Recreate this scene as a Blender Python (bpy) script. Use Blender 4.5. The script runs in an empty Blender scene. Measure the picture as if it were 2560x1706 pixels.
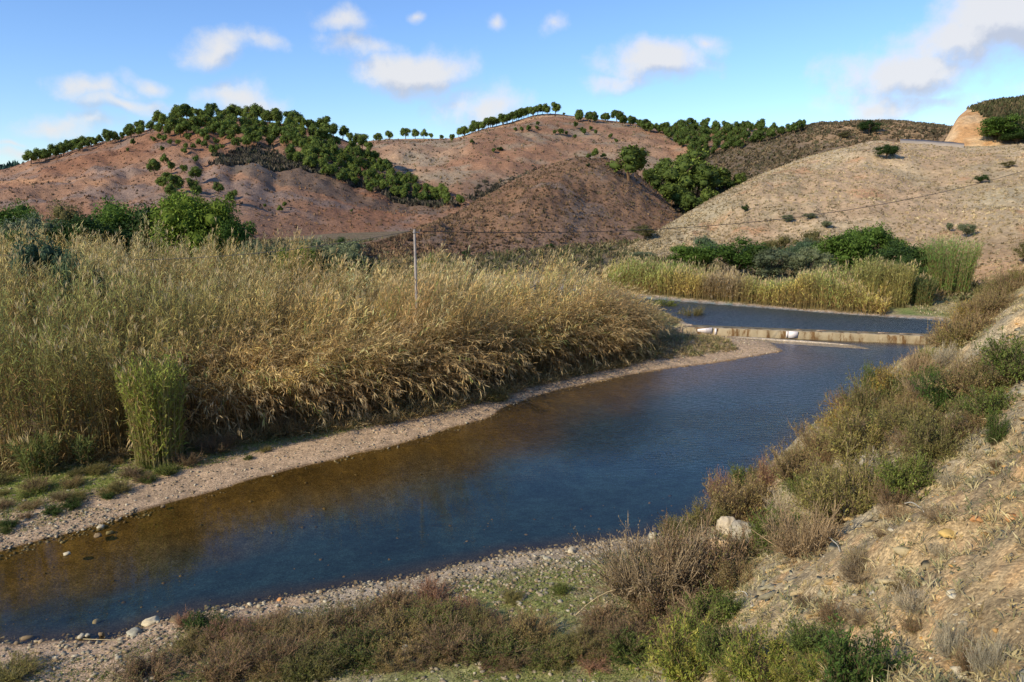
import bpy, math, random
import numpy as np
from mathutils import Vector
from mathutils.bvhtree import BVHTree

random.seed(7)
RG = np.random.default_rng(7)
SC = bpy.context.scene
COL = SC.collection
RAD = math.radians

# ------------------------------------------------------------------ camera
CAMH = 11.0
PITCH = RAD(11.69)
FPX = 1850.0
cam = bpy.data.cameras.new('camera')
camo = bpy.data.objects.new('camera', cam)
COL.objects.link(camo)
camo.location = (0, 0, CAMH)
camo.rotation_euler = (RAD(90) - PITCH, 0, 0)
cam.sensor_width = 36.0
cam.lens = FPX / 2560 * 36
cam.clip_start = 0.1
cam.clip_end = 6000
SC.camera = camo

SUN_EL = RAD(31)
SUN_H = Vector((-0.79, -0.61)).normalized()
CP, SP = math.cos(PITCH), math.sin(PITCH)


def pdir(px, py):
    u = (px - 1280) / FPX
    v = -(py - 853) / FPX
    return Vector((u, CP + SP * v, -SP + CP * v))


def polar(px, py):
    d = pdir(px, py)
    return math.atan2(d.x, d.y), d.z / math.hypot(d.x, d.y)


# ------------------------------------------------------------------ world
def build_world():
    w = bpy.data.worlds.new('World')
    SC.world = w
    w.use_nodes = True
    nt = w.node_tree
    nt.nodes.clear()
    N, L = nt.nodes.new, nt.links.new
    out = N('ShaderNodeOutputWorld')
    bg = N('ShaderNodeBackground')
    sky = N('ShaderNodeTexSky')
    sky.sky_type = 'NISHITA'
    sky.sun_disc = False
    sky.sun_elevation = SUN_EL
    sky.sun_rotation = math.atan2(SUN_H.x, SUN_H.y)
    sky.altitude = 100
    sky.air_density = 1.0
    sky.dust_density = 0.0
    sky.ozone_density = 3.0
    # cloud density group
    g = bpy.data.node_groups.new('cloud_density', 'ShaderNodeTree')
    g.interface.new_socket('Vector', in_out='INPUT', socket_type='NodeSocketVector')
    g.interface.new_socket('Value', in_out='OUTPUT', socket_type='NodeSocketFloat')
    gi = g.nodes.new('NodeGroupInput')
    go = g.nodes.new('NodeGroupOutput')
    GN, GL = g.nodes.new, g.links.new

    def mth(op, a, b=None, c=None):
        n = GN('ShaderNodeMath')
        n.operation = op
        for i, q in enumerate((a, b, c)):
            if q is None:
                continue
            if isinstance(q, (int, float)):
                n.inputs[i].default_value = q
            else:
                GL(q, n.inputs[i])
        return n.outputs[0]
    warp = GN('ShaderNodeTexNoise')
    warp.inputs['Scale'].default_value = 9
    warp.inputs['Detail'].default_value = 3
    GL(gi.outputs[0], warp.inputs['Vector'])
    sub = GN('ShaderNodeVectorMath'); sub.operation = 'SUBTRACT'
    GL(warp.outputs['Color'], sub.inputs[0]); sub.inputs[1].default_value = (.5, .5, .5)
    scl = GN('ShaderNodeVectorMath'); scl.operation = 'SCALE'
    GL(sub.outputs[0], scl.inputs[0]); scl.inputs['Scale'].default_value = 0.075
    add = GN('ShaderNodeVectorMath'); add.operation = 'ADD'
    GL(gi.outputs[0], add.inputs[0]); GL(scl.outputs[0], add.inputs[1])
    # cloud cores: (px, py, half width px, half height px, strength)
    blobs = [(545, 118, 75, 26, .95), (655, 125, 40, 18, .8), (850, 65, 80, 32, .75), (900, 120, 120, 30, .7),
             (1040, 190, 95, 36, 1.0), (1190, 265, 120, 55, .72), (560, 232, 75, 34, .8), (640, 258, 60, 28, .6),
             (370, 205, 45, 28, .7), (240, 228, 100, 26, .72), (310, 262, 95, 26, .75), (150, 305, 90, 30, .7),
             (250, 310, 90, 34, .6), (1640, 160, 90, 36, .92), (1550, 205, 75, 24, .7), (1760, 115, 55, 26, .72),
             (1410, 60, 52, 32, .62), (1240, 50, 30, 34, .5), (1065, 28, 26, 20, .52),
             (2400, 110, 130, 50, 1.0), (2530, 50, 110, 60, 1.2), (2260, 190, 120, 52, .95), (2200, 265, 120, 40, .75),
             (2350, 250, 110, 40, .6), (60, 380, 110, 22, .6), (30, 350, 60, 14, .5),
             (2700, 200, 120, 50, .8), (-250, 150, 140, 50, .8), (-420, 260, 140, 50, .9), (2900, 60, 160, 60, .9),
             (3150, 260, 160, 50, .9), (-700, 320, 140, 40, .8), (1300, -250, 150, 60, .7), (600, -350, 190, 70, .7), (2100, -330, 180, 70, .8)]
    m = None
    for (px, py, hw, hh, st) in blobs:
        d = pdir(px, py).normalized()
        mp = GN('ShaderNodeMapping')
        mp.vector_type = 'TEXTURE'
        mp.inputs['Location'].default_value = d
        mp.inputs['Rotation'].default_value = (0, 0, -math.atan2(d.x, d.y))
        k = 1.0 / (FPX * pdir(px, py).length)
        mp.inputs['Scale'].default_value = (hw * k, hw * k, hh * k)
        GL(add.outputs[0], mp.inputs['Vector'])
        ln = GN('ShaderNodeVectorMath'); ln.operation = 'LENGTH'
        GL(mp.outputs[0], ln.inputs[0])
        v = mth('SUBTRACT', st * 1.0, mth('MULTIPLY', ln.outputs['Value'], .50))
        m = v if m is None else mth('MAXIMUM', m, v)
    n2 = GN('ShaderNodeTexNoise')
    n2.inputs['Scale'].default_value = 22
    n2.inputs['Detail'].default_value = 7
    n2.inputs['Roughness'].default_value = .62
    GL(gi.outputs[0], n2.inputs['Vector'])
    v = mth('ADD', m, mth('MULTIPLY', mth('SUBTRACT', n2.outputs['Fac'], .5), 1.15))
    GL(v, go.inputs[0])

    tc = N('ShaderNodeTexCoord')

    def grp(off):
        a = N('ShaderNodeVectorMath'); a.operation = 'ADD'
        L(tc.outputs['Generated'], a.inputs[0]); a.inputs[1].default_value = off
        q = N('ShaderNodeGroup'); q.node_tree = g
        L(a.outputs[0], q.inputs[0])
        return q.outputs[0]

    def m2(op, a, b=None, clamp=False):
        n = N('ShaderNodeMath'); n.operation = op; n.use_clamp = clamp
        for i, q in enumerate((a, b)):
            if q is None:
                continue
            if isinstance(q, (int, float)):
                n.inputs[i].default_value = q
            else:
                L(q, n.inputs[i])
        return n.outputs[0]

    def mr(v, a, b, c, d, t='SMOOTHSTEP'):
        n = N('ShaderNodeMapRange'); n.interpolation_type = t
        L(v, n.inputs['Value'])
        for nm, q in (('From Min', a), ('From Max', b), ('To Min', c), ('To Max', d)):
            n.inputs[nm].default_value = q
        return n.outputs['Result']
    d0 = grp((0, 0, 0))
    d1 = grp((-0.010, 0, 0.022))
    cov = mr(d0, 0.0, 0.75, 0, .93)
    rel = m2('SUBTRACT', d0, d1)
    lit = mr(rel, -0.30, 0.22, 0, 1)
    cr = N('ShaderNodeMix'); cr.data_type = 'RGBA'
    L(lit, cr.inputs['Factor'])
    cr.inputs[6].default_value = (3.7, 4.0, 4.7, 1)
    cr.inputs[7].default_value = (5.6, 5.6, 5.7, 1)
    mx = N('ShaderNodeMix'); mx.data_type = 'RGBA'
    L(cov, mx.inputs['Factor'])
    tn = N('ShaderNodeMix'); tn.data_type = 'RGBA'; tn.blend_type = 'MULTIPLY'; tn.inputs['Factor'].default_value = 1
    L(sky.outputs[0], tn.inputs[6]); tn.inputs[7].default_value = (.82, .98, 1.26, 1)
    L(tn.outputs[2], mx.inputs[6])
    L(cr.outputs[2], mx.inputs[7])
    L(mx.outputs[2], bg.inputs['Color'])
    bg.inputs['Strength'].default_value = 0.148
    L(bg.outputs[0], out.inputs['Surface'])
    w.cycles.sampling_method = 'MANUAL'
    w.cycles.sample_map_resolution = 512


build_world()
sun = bpy.data.lights.new('sun', 'SUN')
sun.energy = 5.0
sun.angle = RAD(0.53)
sun.color = (1.0, 0.88, 0.70)
suno = bpy.data.objects.new('sun', sun)
COL.objects.link(suno)
sdir = Vector((SUN_H.x * math.cos(SUN_EL), SUN_H.y * math.cos(SUN_EL), math.sin(SUN_EL)))
suno.rotation_euler = sdir.to_track_quat('Z', 'Y').to_euler()
suno.location = sdir * 200

SC.render.engine = 'CYCLES'
SC.view_settings.view_transform = 'Standard'
SC.view_settings.look = 'None'
SC.view_settings.gamma = 1
SC.view_settings.use_curve_mapping = False
SC.view_settings.exposure = 0.0
SC.cycles.max_bounces = 5
SC.cycles.diffuse_bounces = 2
SC.cycles.glossy_bounces = 2
SC.cycles.transparent_max_bounces = 8
SC.cycles.caustics_reflective = False
SC.cycles.caustics_refractive = False


# ------------------------------------------------------------------ numpy noise
def _hash(ix, iy, seed):
    h = (ix.astype(np.int64) * 374761393 + iy.astype(np.int64) * 668265263 + seed * 974634777) & 0xffffffff
    h = ((h ^ (h >> 13)) * 1274126177) & 0xffffffff
    h = h ^ (h >> 16)
    return (h & 0xffff) / 65535.0


def vnoise(x, y, seed=0):
    ix, iy = np.floor(x), np.floor(y)
    fx, fy = x - ix, y - iy
    fx = fx * fx * (3 - 2 * fx)
    fy = fy * fy * (3 - 2 * fy)
    a, b = _hash(ix, iy, seed), _hash(ix + 1, iy, seed)
    c, d = _hash(ix, iy + 1, seed), _hash(ix + 1, iy + 1, seed)
    return (a + (b - a) * fx) * (1 - fy) + (c + (d - c) * fx) * fy


def fbm(x, y, seed=0, oct=4, gain=.5):
    x, y = np.asarray(x, float), np.asarray(y, float)
    s, a, t = 0, 1.0, 0
    for o in range(oct):
        s = s + a * (vnoise(x, y, seed + o * 17) - .5)
        t += a
        a *= gain
        x, y = x * 2.03 + 11.3, y * 2.03 + 5.7
    return s / t * 2


def sstep(a, b, x):
    t = np.clip((x - a) / (b - a), 0, 1)
    return t * t * (3 - 2 * t)


def mixc(a, b, t):
    t = np.asarray(t)[..., None]
    return np.asarray(a) * (1 - t) + np.asarray(b) * t


# ------------------------------------------------------------------ mesh helpers
def mesh_np(name, verts, faces, cols=None, smooth=False):
    """faces: list of int arrays, each of shape (n, k)"""
    me = bpy.data.meshes.new(name)
    verts = np.asarray(verts, np.float32)
    if not isinstance(faces, (list, tuple)):
        faces = [faces]
    faces = [np.asarray(f, np.int32) for f in faces if len(f)]
    me.vertices.add(len(verts))
    me.vertices.foreach_set('co', verts.ravel())
    loops = np.concatenate([f.ravel() for f in faces])
    tot = np.concatenate([np.full(len(f), f.shape[1], np.int32) for f in faces])
    st = np.concatenate([[0], np.cumsum(tot)[:-1]]).astype(np.int32)
    me.loops.add(len(loops))
    me.loops.foreach_set('vertex_index', loops)
    me.polygons.add(len(tot))
    me.polygons.foreach_set('loop_start', st)
    me.polygons.foreach_set('loop_total', tot)
    if smooth:
        me.polygons.foreach_set('use_smooth', np.ones(len(tot), bool))
    me.update(calc_edges=True)
    if cols is not None:
        cols = np.asarray(cols, np.float32)
        c4 = np.ones((len(verts), 4), np.float32)
        c4[:, :3] = np.clip(cols[:, :3], 0, 1)
        at = me.color_attributes.new('Col', 'FLOAT_COLOR', 'POINT')
        at.data.foreach_set('color', c4.ravel())
    return me


def link(name, me, mat=None, parent=None):
    if mat and not me.materials:
        me.materials.append(mat)
    o = bpy.data.objects.new(name, me)
    COL.objects.link(o)
    if parent:
        o.parent = parent
    return o


def tag(o, label=None, cat=None, group=None, kind=None):
    for k, v in (('label', label), ('category', cat), ('group', group), ('kind', kind)):
        if v:
            o[k] = v
    return o


KIND_WORD = {'olive': 'olive-green', 'oliveb': 'tawny olive', 'green': 'green', 'weedgreen': 'dull green', 'dgreen': 'dark green', 'lime': 'yellow-green',
             'orange': 'orange-tinted', 'brown': 'brown', 'dead': 'leafless grey', 'pale': 'straw-pale', 'rust': 'rusty red'}


def spot(x, x0, x1, y=None, y0=0, y1=1):
    k = ['at the left end', 'left of its middle', 'in its middle', 'right of its middle', 'at the right end'][min(4, max(0, int((x - x0) / (x1 - x0) * 5)))]
    return k if y is None else k + (', upper side' if y < (y0 + y1) / 2 else ', lower side')


def empty(name, loc=(0, 0, 0), label=None, cat=None, group=None, rz=0, scale=(1, 1, 1)):
    o = bpy.data.objects.new(name, None)
    o.empty_display_size = .3
    COL.objects.link(o)
    o.location = loc
    o.rotation_euler = (0, 0, rz)
    o.scale = scale
    return tag(o, label, cat, group)


class Buf:
    """collects vertices, faces and colours into one mesh"""
    def __init__(s):
        s.v, s.c, s.f, s.n = [], [], {3: [], 4: []}, 0

    def add(s, v, f, c):
        v = np.asarray(v, float).reshape(-1, 3)
        f = np.asarray(f, int)
        c = np.asarray(c, float)
        if c.ndim == 1:
            c = np.tile(c, (len(v), 1))
        s.v.append(v); s.c.append(c); s.f[f.shape[1]].append(f + s.n)
        s.n += len(v)

    def mesh(s, name, smooth=False):
        fs = [np.concatenate(s.f[k]) for k in (3, 4) if s.f[k]]
        return mesh_np(name, np.concatenate(s.v), fs, np.concatenate(s.c), smooth)


def norm(a):
    return a / np.maximum(np.linalg.norm(a, axis=-1, keepdims=True), 1e-9)


def add_leaves(buf, P, D, Ln, W, droop, C, rng=RG):
    """2-triangle bent leaves: base, two mid points, tip"""
    n = len(P)
    D = norm(D)
    up = np.array([0, 0, 1.0])
    r = rng.normal(size=(n, 3)) * .35
    side = norm(np.cross(D, up + r) + 1e-6)
    Ln, W, droop = (np.broadcast_to(np.asarray(q, float), (n,))[:, None] for q in (Ln, W, droop))
    mid = P + D * Ln * .5
    tip = P + D * Ln
    tip = tip - up * droop * Ln
    V = np.stack([P, mid - side * W * .5, mid + side * W * .5, tip], 1)
    i = np.arange(n)[:, None] * 4
    F = np.concatenate([i + [0, 1, 2], i + [1, 3, 2]])
    buf.add(V.reshape(-1, 3), F, np.repeat(np.broadcast_to(C, (n, 3)), 4, 0))


def add_tubes(buf, pts, rad, C, sides=3):
    """pts (n,k,3), rad (n,k): n tubes"""
    n, k, _ = pts.shape
    d = norm(np.gradient(pts, axis=1))
    a = norm(np.cross(d, np.array([.31, .17, .93]) + 0 * d) + 1e-6)
    b = np.cross(d, a)
    ang = np.arange(sides) * 2 * np.pi / sides
    V = pts[:, :, None, :] + rad[:, :, None, None] * (a[:, :, None, :] * np.cos(ang)[:, None] + b[:, :, None, :] * np.sin(ang)[:, None])
    idx = np.arange(n * k * sides).reshape(n, k, sides)
    A = idx[:, :-1]
    B = idx[:, 1:]
    F = np.stack([A, np.roll(A, -1, 2), np.roll(B, -1, 2), B], -1).reshape(-1, 4)
    C = np.broadcast_to(np.asarray(C, float), (n, 3)) if np.asarray(C).ndim < 3 else C
    buf.add(V.reshape(-1, 3), F, np.repeat(C, k * sides, 0))


def box(buf, cx, cy, cz, sx, sy, sz, C=(.5, .5, .5), rot=0, bev=0):
    v = np.array([[x, y, z] for x in (-.5, .5) for y in (-.5, .5) for z in (-.5, .5)]) * [sx, sy, sz]
    c, s = math.cos(rot), math.sin(rot)
    v = np.stack([v[:, 0] * c - v[:, 1] * s + cx, v[:, 0] * s + v[:, 1] * c + cy, v[:, 2] + cz], 1)
    buf.add(v, [[0, 1, 3, 2], [4, 6, 7, 5], [0, 4, 5, 1], [2, 3, 7, 6], [0, 2, 6, 4], [1, 5, 7, 3]], C)


def ico(sub):
    t = (1 + 5 ** .5) / 2
    v = [(-1, t, 0), (1, t, 0), (-1, -t, 0), (1, -t, 0), (0, -1, t), (0, 1, t), (0, -1, -t), (0, 1, -t), (t, 0, -1), (t, 0, 1), (-t, 0, -1), (-t, 0, 1)]
    f = [(0, 11, 5), (0, 5, 1), (0, 1, 7), (0, 7, 10), (0, 10, 11), (1, 5, 9), (5, 11, 4), (11, 10, 2), (10, 7, 6), (7, 1, 8),
         (3, 9, 4), (3, 4, 2), (3, 2, 6), (3, 6, 8), (3, 8, 9), (4, 9, 5), (2, 4, 11), (6, 2, 10), (8, 6, 7), (9, 8, 1)]
    v = [np.array(q, float) / np.linalg.norm(q) for q in v]
    for _ in range(sub):
        cache, nf = {}, []

        def mid(a, b):
            k = (min(a, b), max(a, b))
            if k not in cache:
                q = v[a] + v[b]
                v.append(q / np.linalg.norm(q))
                cache[k] = len(v) - 1
            return cache[k]
        for a, b, c in f:
            ab, bc, ca = mid(a, b), mid(b, c), mid(c, a)
            nf += [(a, ab, ca), (b, bc, ab), (c, ca, bc), (ab, bc, ca)]
        f = nf
    return np.array(v), np.array(f)


ICO0, ICO1, ICO2, ICO3 = ico(0), ico(1), ico(2), ico(3)


def lump(seed, base=ICO2, amp=.3, freq=1.6):
    v, f = base
    n = fbm(v[:, 0] * freq + seed * 3.1, v[:, 1] * freq + v[:, 2] * freq * 1.3, seed, 3)
    return v * (1 + amp * n)[:, None], f


# ------------------------------------------------------------------ materials
def new_mat(name):
    m = bpy.data.materials.new(name)
    m.use_nodes = True
    nt = m.node_tree
    return m, nt, nt.nodes['Principled BSDF'], nt.nodes['Material Output']


def _noise(nt, scale, detail=4, rough=.55, vec=None):
    n = nt.nodes.new('ShaderNodeTexNoise')
    n.inputs['Scale'].default_value = scale
    n.inputs['Detail'].default_value = detail
    n.inputs['Roughness'].default_value = rough
    if vec is None:
        g = nt.nodes.new('ShaderNodeNewGeometry')
        vec = g.outputs['Position']
    nt.links.new(vec, n.inputs['Vector'])
    return n


def _ramp(nt, fac, stops):
    r = nt.nodes.new('ShaderNodeValToRGB')
    nt.links.new(fac, r.inputs[0])
    e = r.color_ramp.elements
    e[0].position, e[0].color = stops[0][0], (*stops[0][1], 1)
    e[1].position, e[1].color = stops[-1][0], (*stops[-1][1], 1)
    for p, c in stops[1:-1]:
        q = e.new(p)
        q.color = (*c, 1)
    return r.outputs['Color']


def _mul(nt, a, b, fac=1.0):
    m = nt.nodes.new('ShaderNodeMix')
    m.data_type = 'RGBA'
    m.blend_type = 'MULTIPLY'
    m.inputs['Factor'].default_value = fac
    nt.links.new(a, m.inputs[6])
    nt.links.new(b, m.inputs[7])
    return m.outputs[2]


def leaf_mat(name, translucent=.25, rough=.65, var=.5, vscale=3.0, rnd=True):
    m, nt, bs, out = new_mat(name)
    a = nt.nodes.new('ShaderNodeAttribute')
    a.attribute_name = 'Col'
    n = _noise(nt, vscale, 3)
    lo, hi = 1 - var * .6, 1 + var * .6
    r = _ramp(nt, n.outputs['Fac'], [(.3, (lo, lo, lo)), (.7, (hi, hi, hi * .9))])
    c = _mul(nt, a.outputs['Color'], r)
    oi = nt.nodes.new('ShaderNodeObjectInfo')
    r2 = _ramp(nt, oi.outputs['Random'], [(0, (.78, .82, .8)), (1, (1.2, 1.14, 1.0))])
    if rnd:
        c = _mul(nt, c, r2)
    nt.links.new(c, bs.inputs['Base Color'])
    bs.inputs['Roughness'].default_value = rough
    bs.inputs['Specular IOR Level'].default_value = .08
    if translucent > 0:
        t = nt.nodes.new('ShaderNodeBsdfTranslucent')
        nt.links.new(c, t.inputs['Color'])
        mx = nt.nodes.new('ShaderNodeMixShader')
        mx.inputs[0].default_value = translucent
        nt.links.new(bs.outputs[0], mx.inputs[1])
        nt.links.new(t.outputs[0], mx.inputs[2])
        nt.links.new(mx.outputs[0], out.inputs['Surface'])
    return m


M_REED = leaf_mat('reed_leaf', .42, .75, .3, .5, False)
M_LEAF = leaf_mat('shrub_leaf', .25, .6, .5, 2.0)
M_PINE = leaf_mat('pine_needles', .15, .7, .5, .5)
M_SCRUB = leaf_mat('hill_scrub', .1, .8, .5, .08, False)
M_BARK = leaf_mat('bark', 0, .85, .6, 6)
M_STONE = leaf_mat('stone', 0, .8, .4, 8)


def ground_mat(name, fine=14.0, mid=1.2, big=.05, bump=.06, peb=True, contrast=.5):
    m, nt, bs, out = new_mat(name)
    a = nt.nodes.new('ShaderNodeAttribute')
    a.attribute_name = 'Col'
    c = a.outputs['Color']
    lo, hi = 1 - contrast, 1 + contrast
    for s, w in ((big, .5), (mid, .8), (fine, 1.0)):
        n = _noise(nt, s, 5, .65)
        l2, h2 = 1 - contrast * w, 1 + contrast * w
        c = _mul(nt, c, _ramp(nt, n.outputs['Fac'], [(.28, (l2, l2, l2)), (.72, (h2, h2, h2))]))
    bump_in = _noise(nt, mid * 3, 8, .7).outputs['Fac']
    if peb:
        v = nt.nodes.new('ShaderNodeTexVoronoi')
        v.inputs['Scale'].default_value = fine * .9
        g = nt.nodes.new('ShaderNodeNewGeometry')
        nt.links.new(g.outputs['Position'], v.inputs['Vector'])
        sep = nt.nodes.new('ShaderNodeSeparateColor')
        nt.links.new(v.outputs['Color'], sep.inputs[0])
        c = _mul(nt, c, _ramp(nt, sep.outputs[0], [(0, (.66, .64, .62)), (.6, (1, 1, 1)), (1, (1.35, 1.32, 1.25))]))
        ad = nt.nodes.new('ShaderNodeMath')
        ad.operation = 'SUBTRACT'
        nt.links.new(bump_in, ad.inputs[0])
        ml = nt.nodes.new('ShaderNodeMath'); ml.operation = 'MULTIPLY'
        nt.links.new(v.outputs['Distance'], ml.inputs[0]); ml.inputs[1].default_value = .22
        nt.links.new(ml.outputs[0], ad.inputs[1])
        bump_in = ad.outputs[0]
    b = nt.nodes.new('ShaderNodeBump')
    b.inputs['Strength'].default_value = .8
    b.inputs['Distance'].default_value = bump
    nt.links.new(bump_in, b.inputs['Height'])
    nt.links.new(b.outputs[0], bs.inputs['Normal'])
    nt.links.new(c, bs.inputs['Base Color'])
    bs.inputs['Roughness'].default_value = .92
    bs.inputs['Specular IOR Level'].default_value = .15
    return m


M_GROUND = ground_mat('bank_ground', 24, 3.0, .3, .03, True, .42)
M_HILL = ground_mat('hill_earth', 1.3, .22, .02, .8, False, .30)


def plain_mat(name, col, rough=.7, nscale=3, var=.25, bump=.01, metal=0):
    m, nt, bs, out = new_mat(name)
    n = _noise(nt, nscale, 6, .6)
    lo = tuple(q * (1 - var) for q in col)
    hi = tuple(min(1, q * (1 + var)) for q in col)
    c = _ramp(nt, n.outputs['Fac'], [(.3, lo), (.7, hi)])
    nt.links.new(c, bs.inputs['Base Color'])
    bs.inputs['Roughness'].default_value = rough
    bs.inputs['Metallic'].default_value = metal
    b = nt.nodes.new('ShaderNodeBump')
    b.inputs['Distance'].default_value = bump
    b.inputs['Strength'].default_value = .6
    nt.links.new(_noise(nt, nscale * 6, 5, .6).outputs['Fac'], b.inputs['Height'])
    nt.links.new(b.outputs[0], bs.inputs['Normal'])
    return m


def water_mat(name, tint, ripple, rgh):
    m, nt, bs, out = new_mat(name)
    nt.nodes.remove(bs)
    g = nt.nodes.new('ShaderNodeNewGeometry')
    mp = nt.nodes.new('ShaderNodeMapping')
    mp.inputs['Rotation'].default_value = (0, 0, RAD(-12))
    mp.inputs['Scale'].default_value = (1, 2.2, 1)
    nt.links.new(g.outputs['Position'], mp.inputs['Vector'])
    n1 = _noise(nt, 2.6, 3, .5, mp.outputs[0])
    n2 = _noise(nt, 9, 2, .5, mp.outputs[0])
    # wind-ruffled area lies across the middle of the reach, calmer towards the near shallows
    sx = nt.nodes.new('ShaderNodeSeparateXYZ')
    nt.links.new(g.outputs['Position'], sx.inputs[0])
    patch = _noise(nt, .12, 3, .5, mp.outputs[0])
    lin = nt.nodes.new('ShaderNodeMath'); lin.operation = 'MULTIPLY_ADD'
    nt.links.new(patch.outputs['Fac'], lin.inputs[0]); lin.inputs[1].default_value = 12
    nt.links.new(sx.outputs['Y'], lin.inputs[2])
    mr = nt.nodes.new('ShaderNodeMapRange'); mr.interpolation_type = 'SMOOTHSTEP'
    nt.links.new(lin.outputs[0], mr.inputs['Value'])
    mr.inputs['From Min'].default_value = 31; mr.inputs['From Max'].default_value = 46
    mr.inputs['To Min'].default_value = .025; mr.inputs['To Max'].default_value = 1
    ad = nt.nodes.new('ShaderNodeMath'); ad.operation = 'MULTIPLY_ADD'
    nt.links.new(n2.outputs['Fac'], ad.inputs[0]); ad.inputs[1].default_value = .35
    nt.links.new(n1.outputs['Fac'], ad.inputs[2])
    mm = nt.nodes.new('ShaderNodeMath'); mm.operation = 'MULTIPLY'
    nt.links.new(ad.outputs[0], mm.inputs[0]); nt.links.new(mr.outputs[0], mm.inputs[1])
    b = nt.nodes.new('ShaderNodeBump')
    b.inputs['Strength'].default_value = 1
    b.inputs['Distance'].default_value = ripple
    nt.links.new(mm.outputs[0], b.inputs['Height'])
    fr = nt.nodes.new('ShaderNodeFresnel'); fr.inputs['IOR'].default_value = 1.45
    nt.links.new(b.outputs[0], fr.inputs['Normal'])
    gl = nt.nodes.new('ShaderNodeBsdfGlossy')
    rr = nt.nodes.new('ShaderNodeMapRange')
    nt.links.new(mr.outputs[0], rr.inputs['Value'])
    rr.inputs['To Min'].default_value = .015; rr.inputs['To Max'].default_value = rgh
    nt.links.new(rr.outputs[0], gl.inputs['Roughness'])
    nt.links.new(b.outputs[0], gl.inputs['Normal'])
    tr = nt.nodes.new('ShaderNodeBsdfTransparent'); tr.inputs['Color'].default_value = (*tint, 1)
    # seen from below (light entering from the bed) the sheet only transmits
    ib = nt.nodes.new('ShaderNodeMath'); ib.operation = 'SUBTRACT'; ib.inputs[0].default_value = 1
    nt.links.new(g.outputs['Backfacing'], ib.inputs[1])
    fm = nt.nodes.new('ShaderNodeMath'); fm.operation = 'MULTIPLY'
    nt.links.new(fr.outputs[0], fm.inputs[0]); nt.links.new(ib.outputs[0], fm.inputs[1])
    mx = nt.nodes.new('ShaderNodeMixShader')
    nt.links.new(fm.outputs[0], mx.inputs[0])
    nt.links.new(tr.outputs[0], mx.inputs[1]); nt.links.new(gl.outputs[0], mx.inputs[2])
    nt.links.new(mx.outputs[0], out.inputs['Surface'])
    return m


# ------------------------------------------------------------------ river geometry
NEAR_SHORE = [(-60, -32), (-40, -12), (-26, 4), (-16.5, 13.6), (-12.7, 16.4), (-10.3, 16.5), (-8.3, 17.7), (-3.2, 19.4), (.2, 21), (4.65, 22.2),
              (6.9, 23.9), (11, 29.2), (17.6, 37.5), (25, 46), (30.9, 52.2)]
FAR_SHORE = [(14, 55.8), (16.4, 54.9), (17.7, 54), (18.9, 52.4), (18.6, 49.7), (16.6, 48.4), (13.4, 46.4), (9.1, 44.4), (7.2, 43.2), (5.4, 41.9), (2.7, 39.8),
             (0, 37), (-1.3, 34.5), (-4.9, 30.9), (-9.2, 27.6), (-12.4, 24.4), (-15.8, 21), (-22, 15.5), (-36, 3), (-60, -20)]
RIVER = np.array(NEAR_SHORE + FAR_SHORE)
POOL = np.array([(14, 56.2), (13.2, 62), (9, 68), (2, 75), (3, 78.5), (12.4, 71.5), (22.1, 65.5), (27.8, 62.2), (35.3, 58.6), (34, 55.5), (31.5, 52.6)])
TOE = np.array([(-30, -22), (-9, 0), (-2, 8), (3.3, 14.9), (6.6, 19.0), (8.4, 22.5), (9.6, 26), (12.4, 29.8), (18.8, 37.4), (26, 45.4), (31.8, 51.2), (36.3, 58), (49, 71), (75, 100), (110, 140), (200, 240)])
WEIR_A, WEIR_B = np.array([13.2, 56.1]), np.array([31.6, 52.0])


def seg_dist(X, Y, pts, closed):
    best = np.full(X.shape, 1e9)
    side = np.zeros(X.shape)
    n = len(pts)
    for i in range(n if closed else n - 1):
        a, b = pts[i], pts[(i + 1) % n]
        d = b - a
        L2 = d @ d
        t = np.clip(((X - a[0]) * d[0] + (Y - a[1]) * d[1]) / L2, 0, 1)
        qx, qy = X - (a[0] + t * d[0]), Y - (a[1] + t * d[1])
        dist = np.hypot(qx, qy)
        cr = (d[0] * (Y - a[1]) - d[1] * (X - a[0]))
        k = dist < best
        side = np.where(k, -np.sign(cr), side)
        best = np.minimum(best, dist)
    return best, side


def inside(X, Y, pts):
    r = np.zeros(X.shape, bool)
    n = len(pts)
    for i in range(n):
        x1, y1 = pts[i]
        x2, y2 = pts[(i + 1) % n]
        if y1 == y2:
            continue
        c = ((y1 > Y) != (y2 > Y)) & (X < (x2 - x1) * (Y - y1) / (y2 - y1) + x1)
        r ^= c
    return r


def sdist(X, Y, pts):
    d, _ = seg_dist(X, Y, pts, True)
    return np.where(inside(X, Y, pts), -d, d)


def ground_fields(X, Y):
    sr = sdist(X, Y, RIVER) + .16 * fbm(X * .9, Y * .9, 3, 3) + .05 * fbm(X * 4, Y * 4, 5, 2)
    sp = sdist(X, Y, POOL) + .15 * fbm(X * .9, Y * .9, 4, 3)
    dt, side = seg_dist(X, Y, TOE, False)
    ds = dt * side
    cross = (WEIR_B[0] - WEIR_A[0]) * (Y - WEIR_A[1]) - (WEIR_B[1] - WEIR_A[1]) * (X - WEIR_A[0])
    up = cross / np.linalg.norm(WEIR_B - WEIR_A)          # >0 upstream of weir line
    return sr, sp, ds, up


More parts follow.
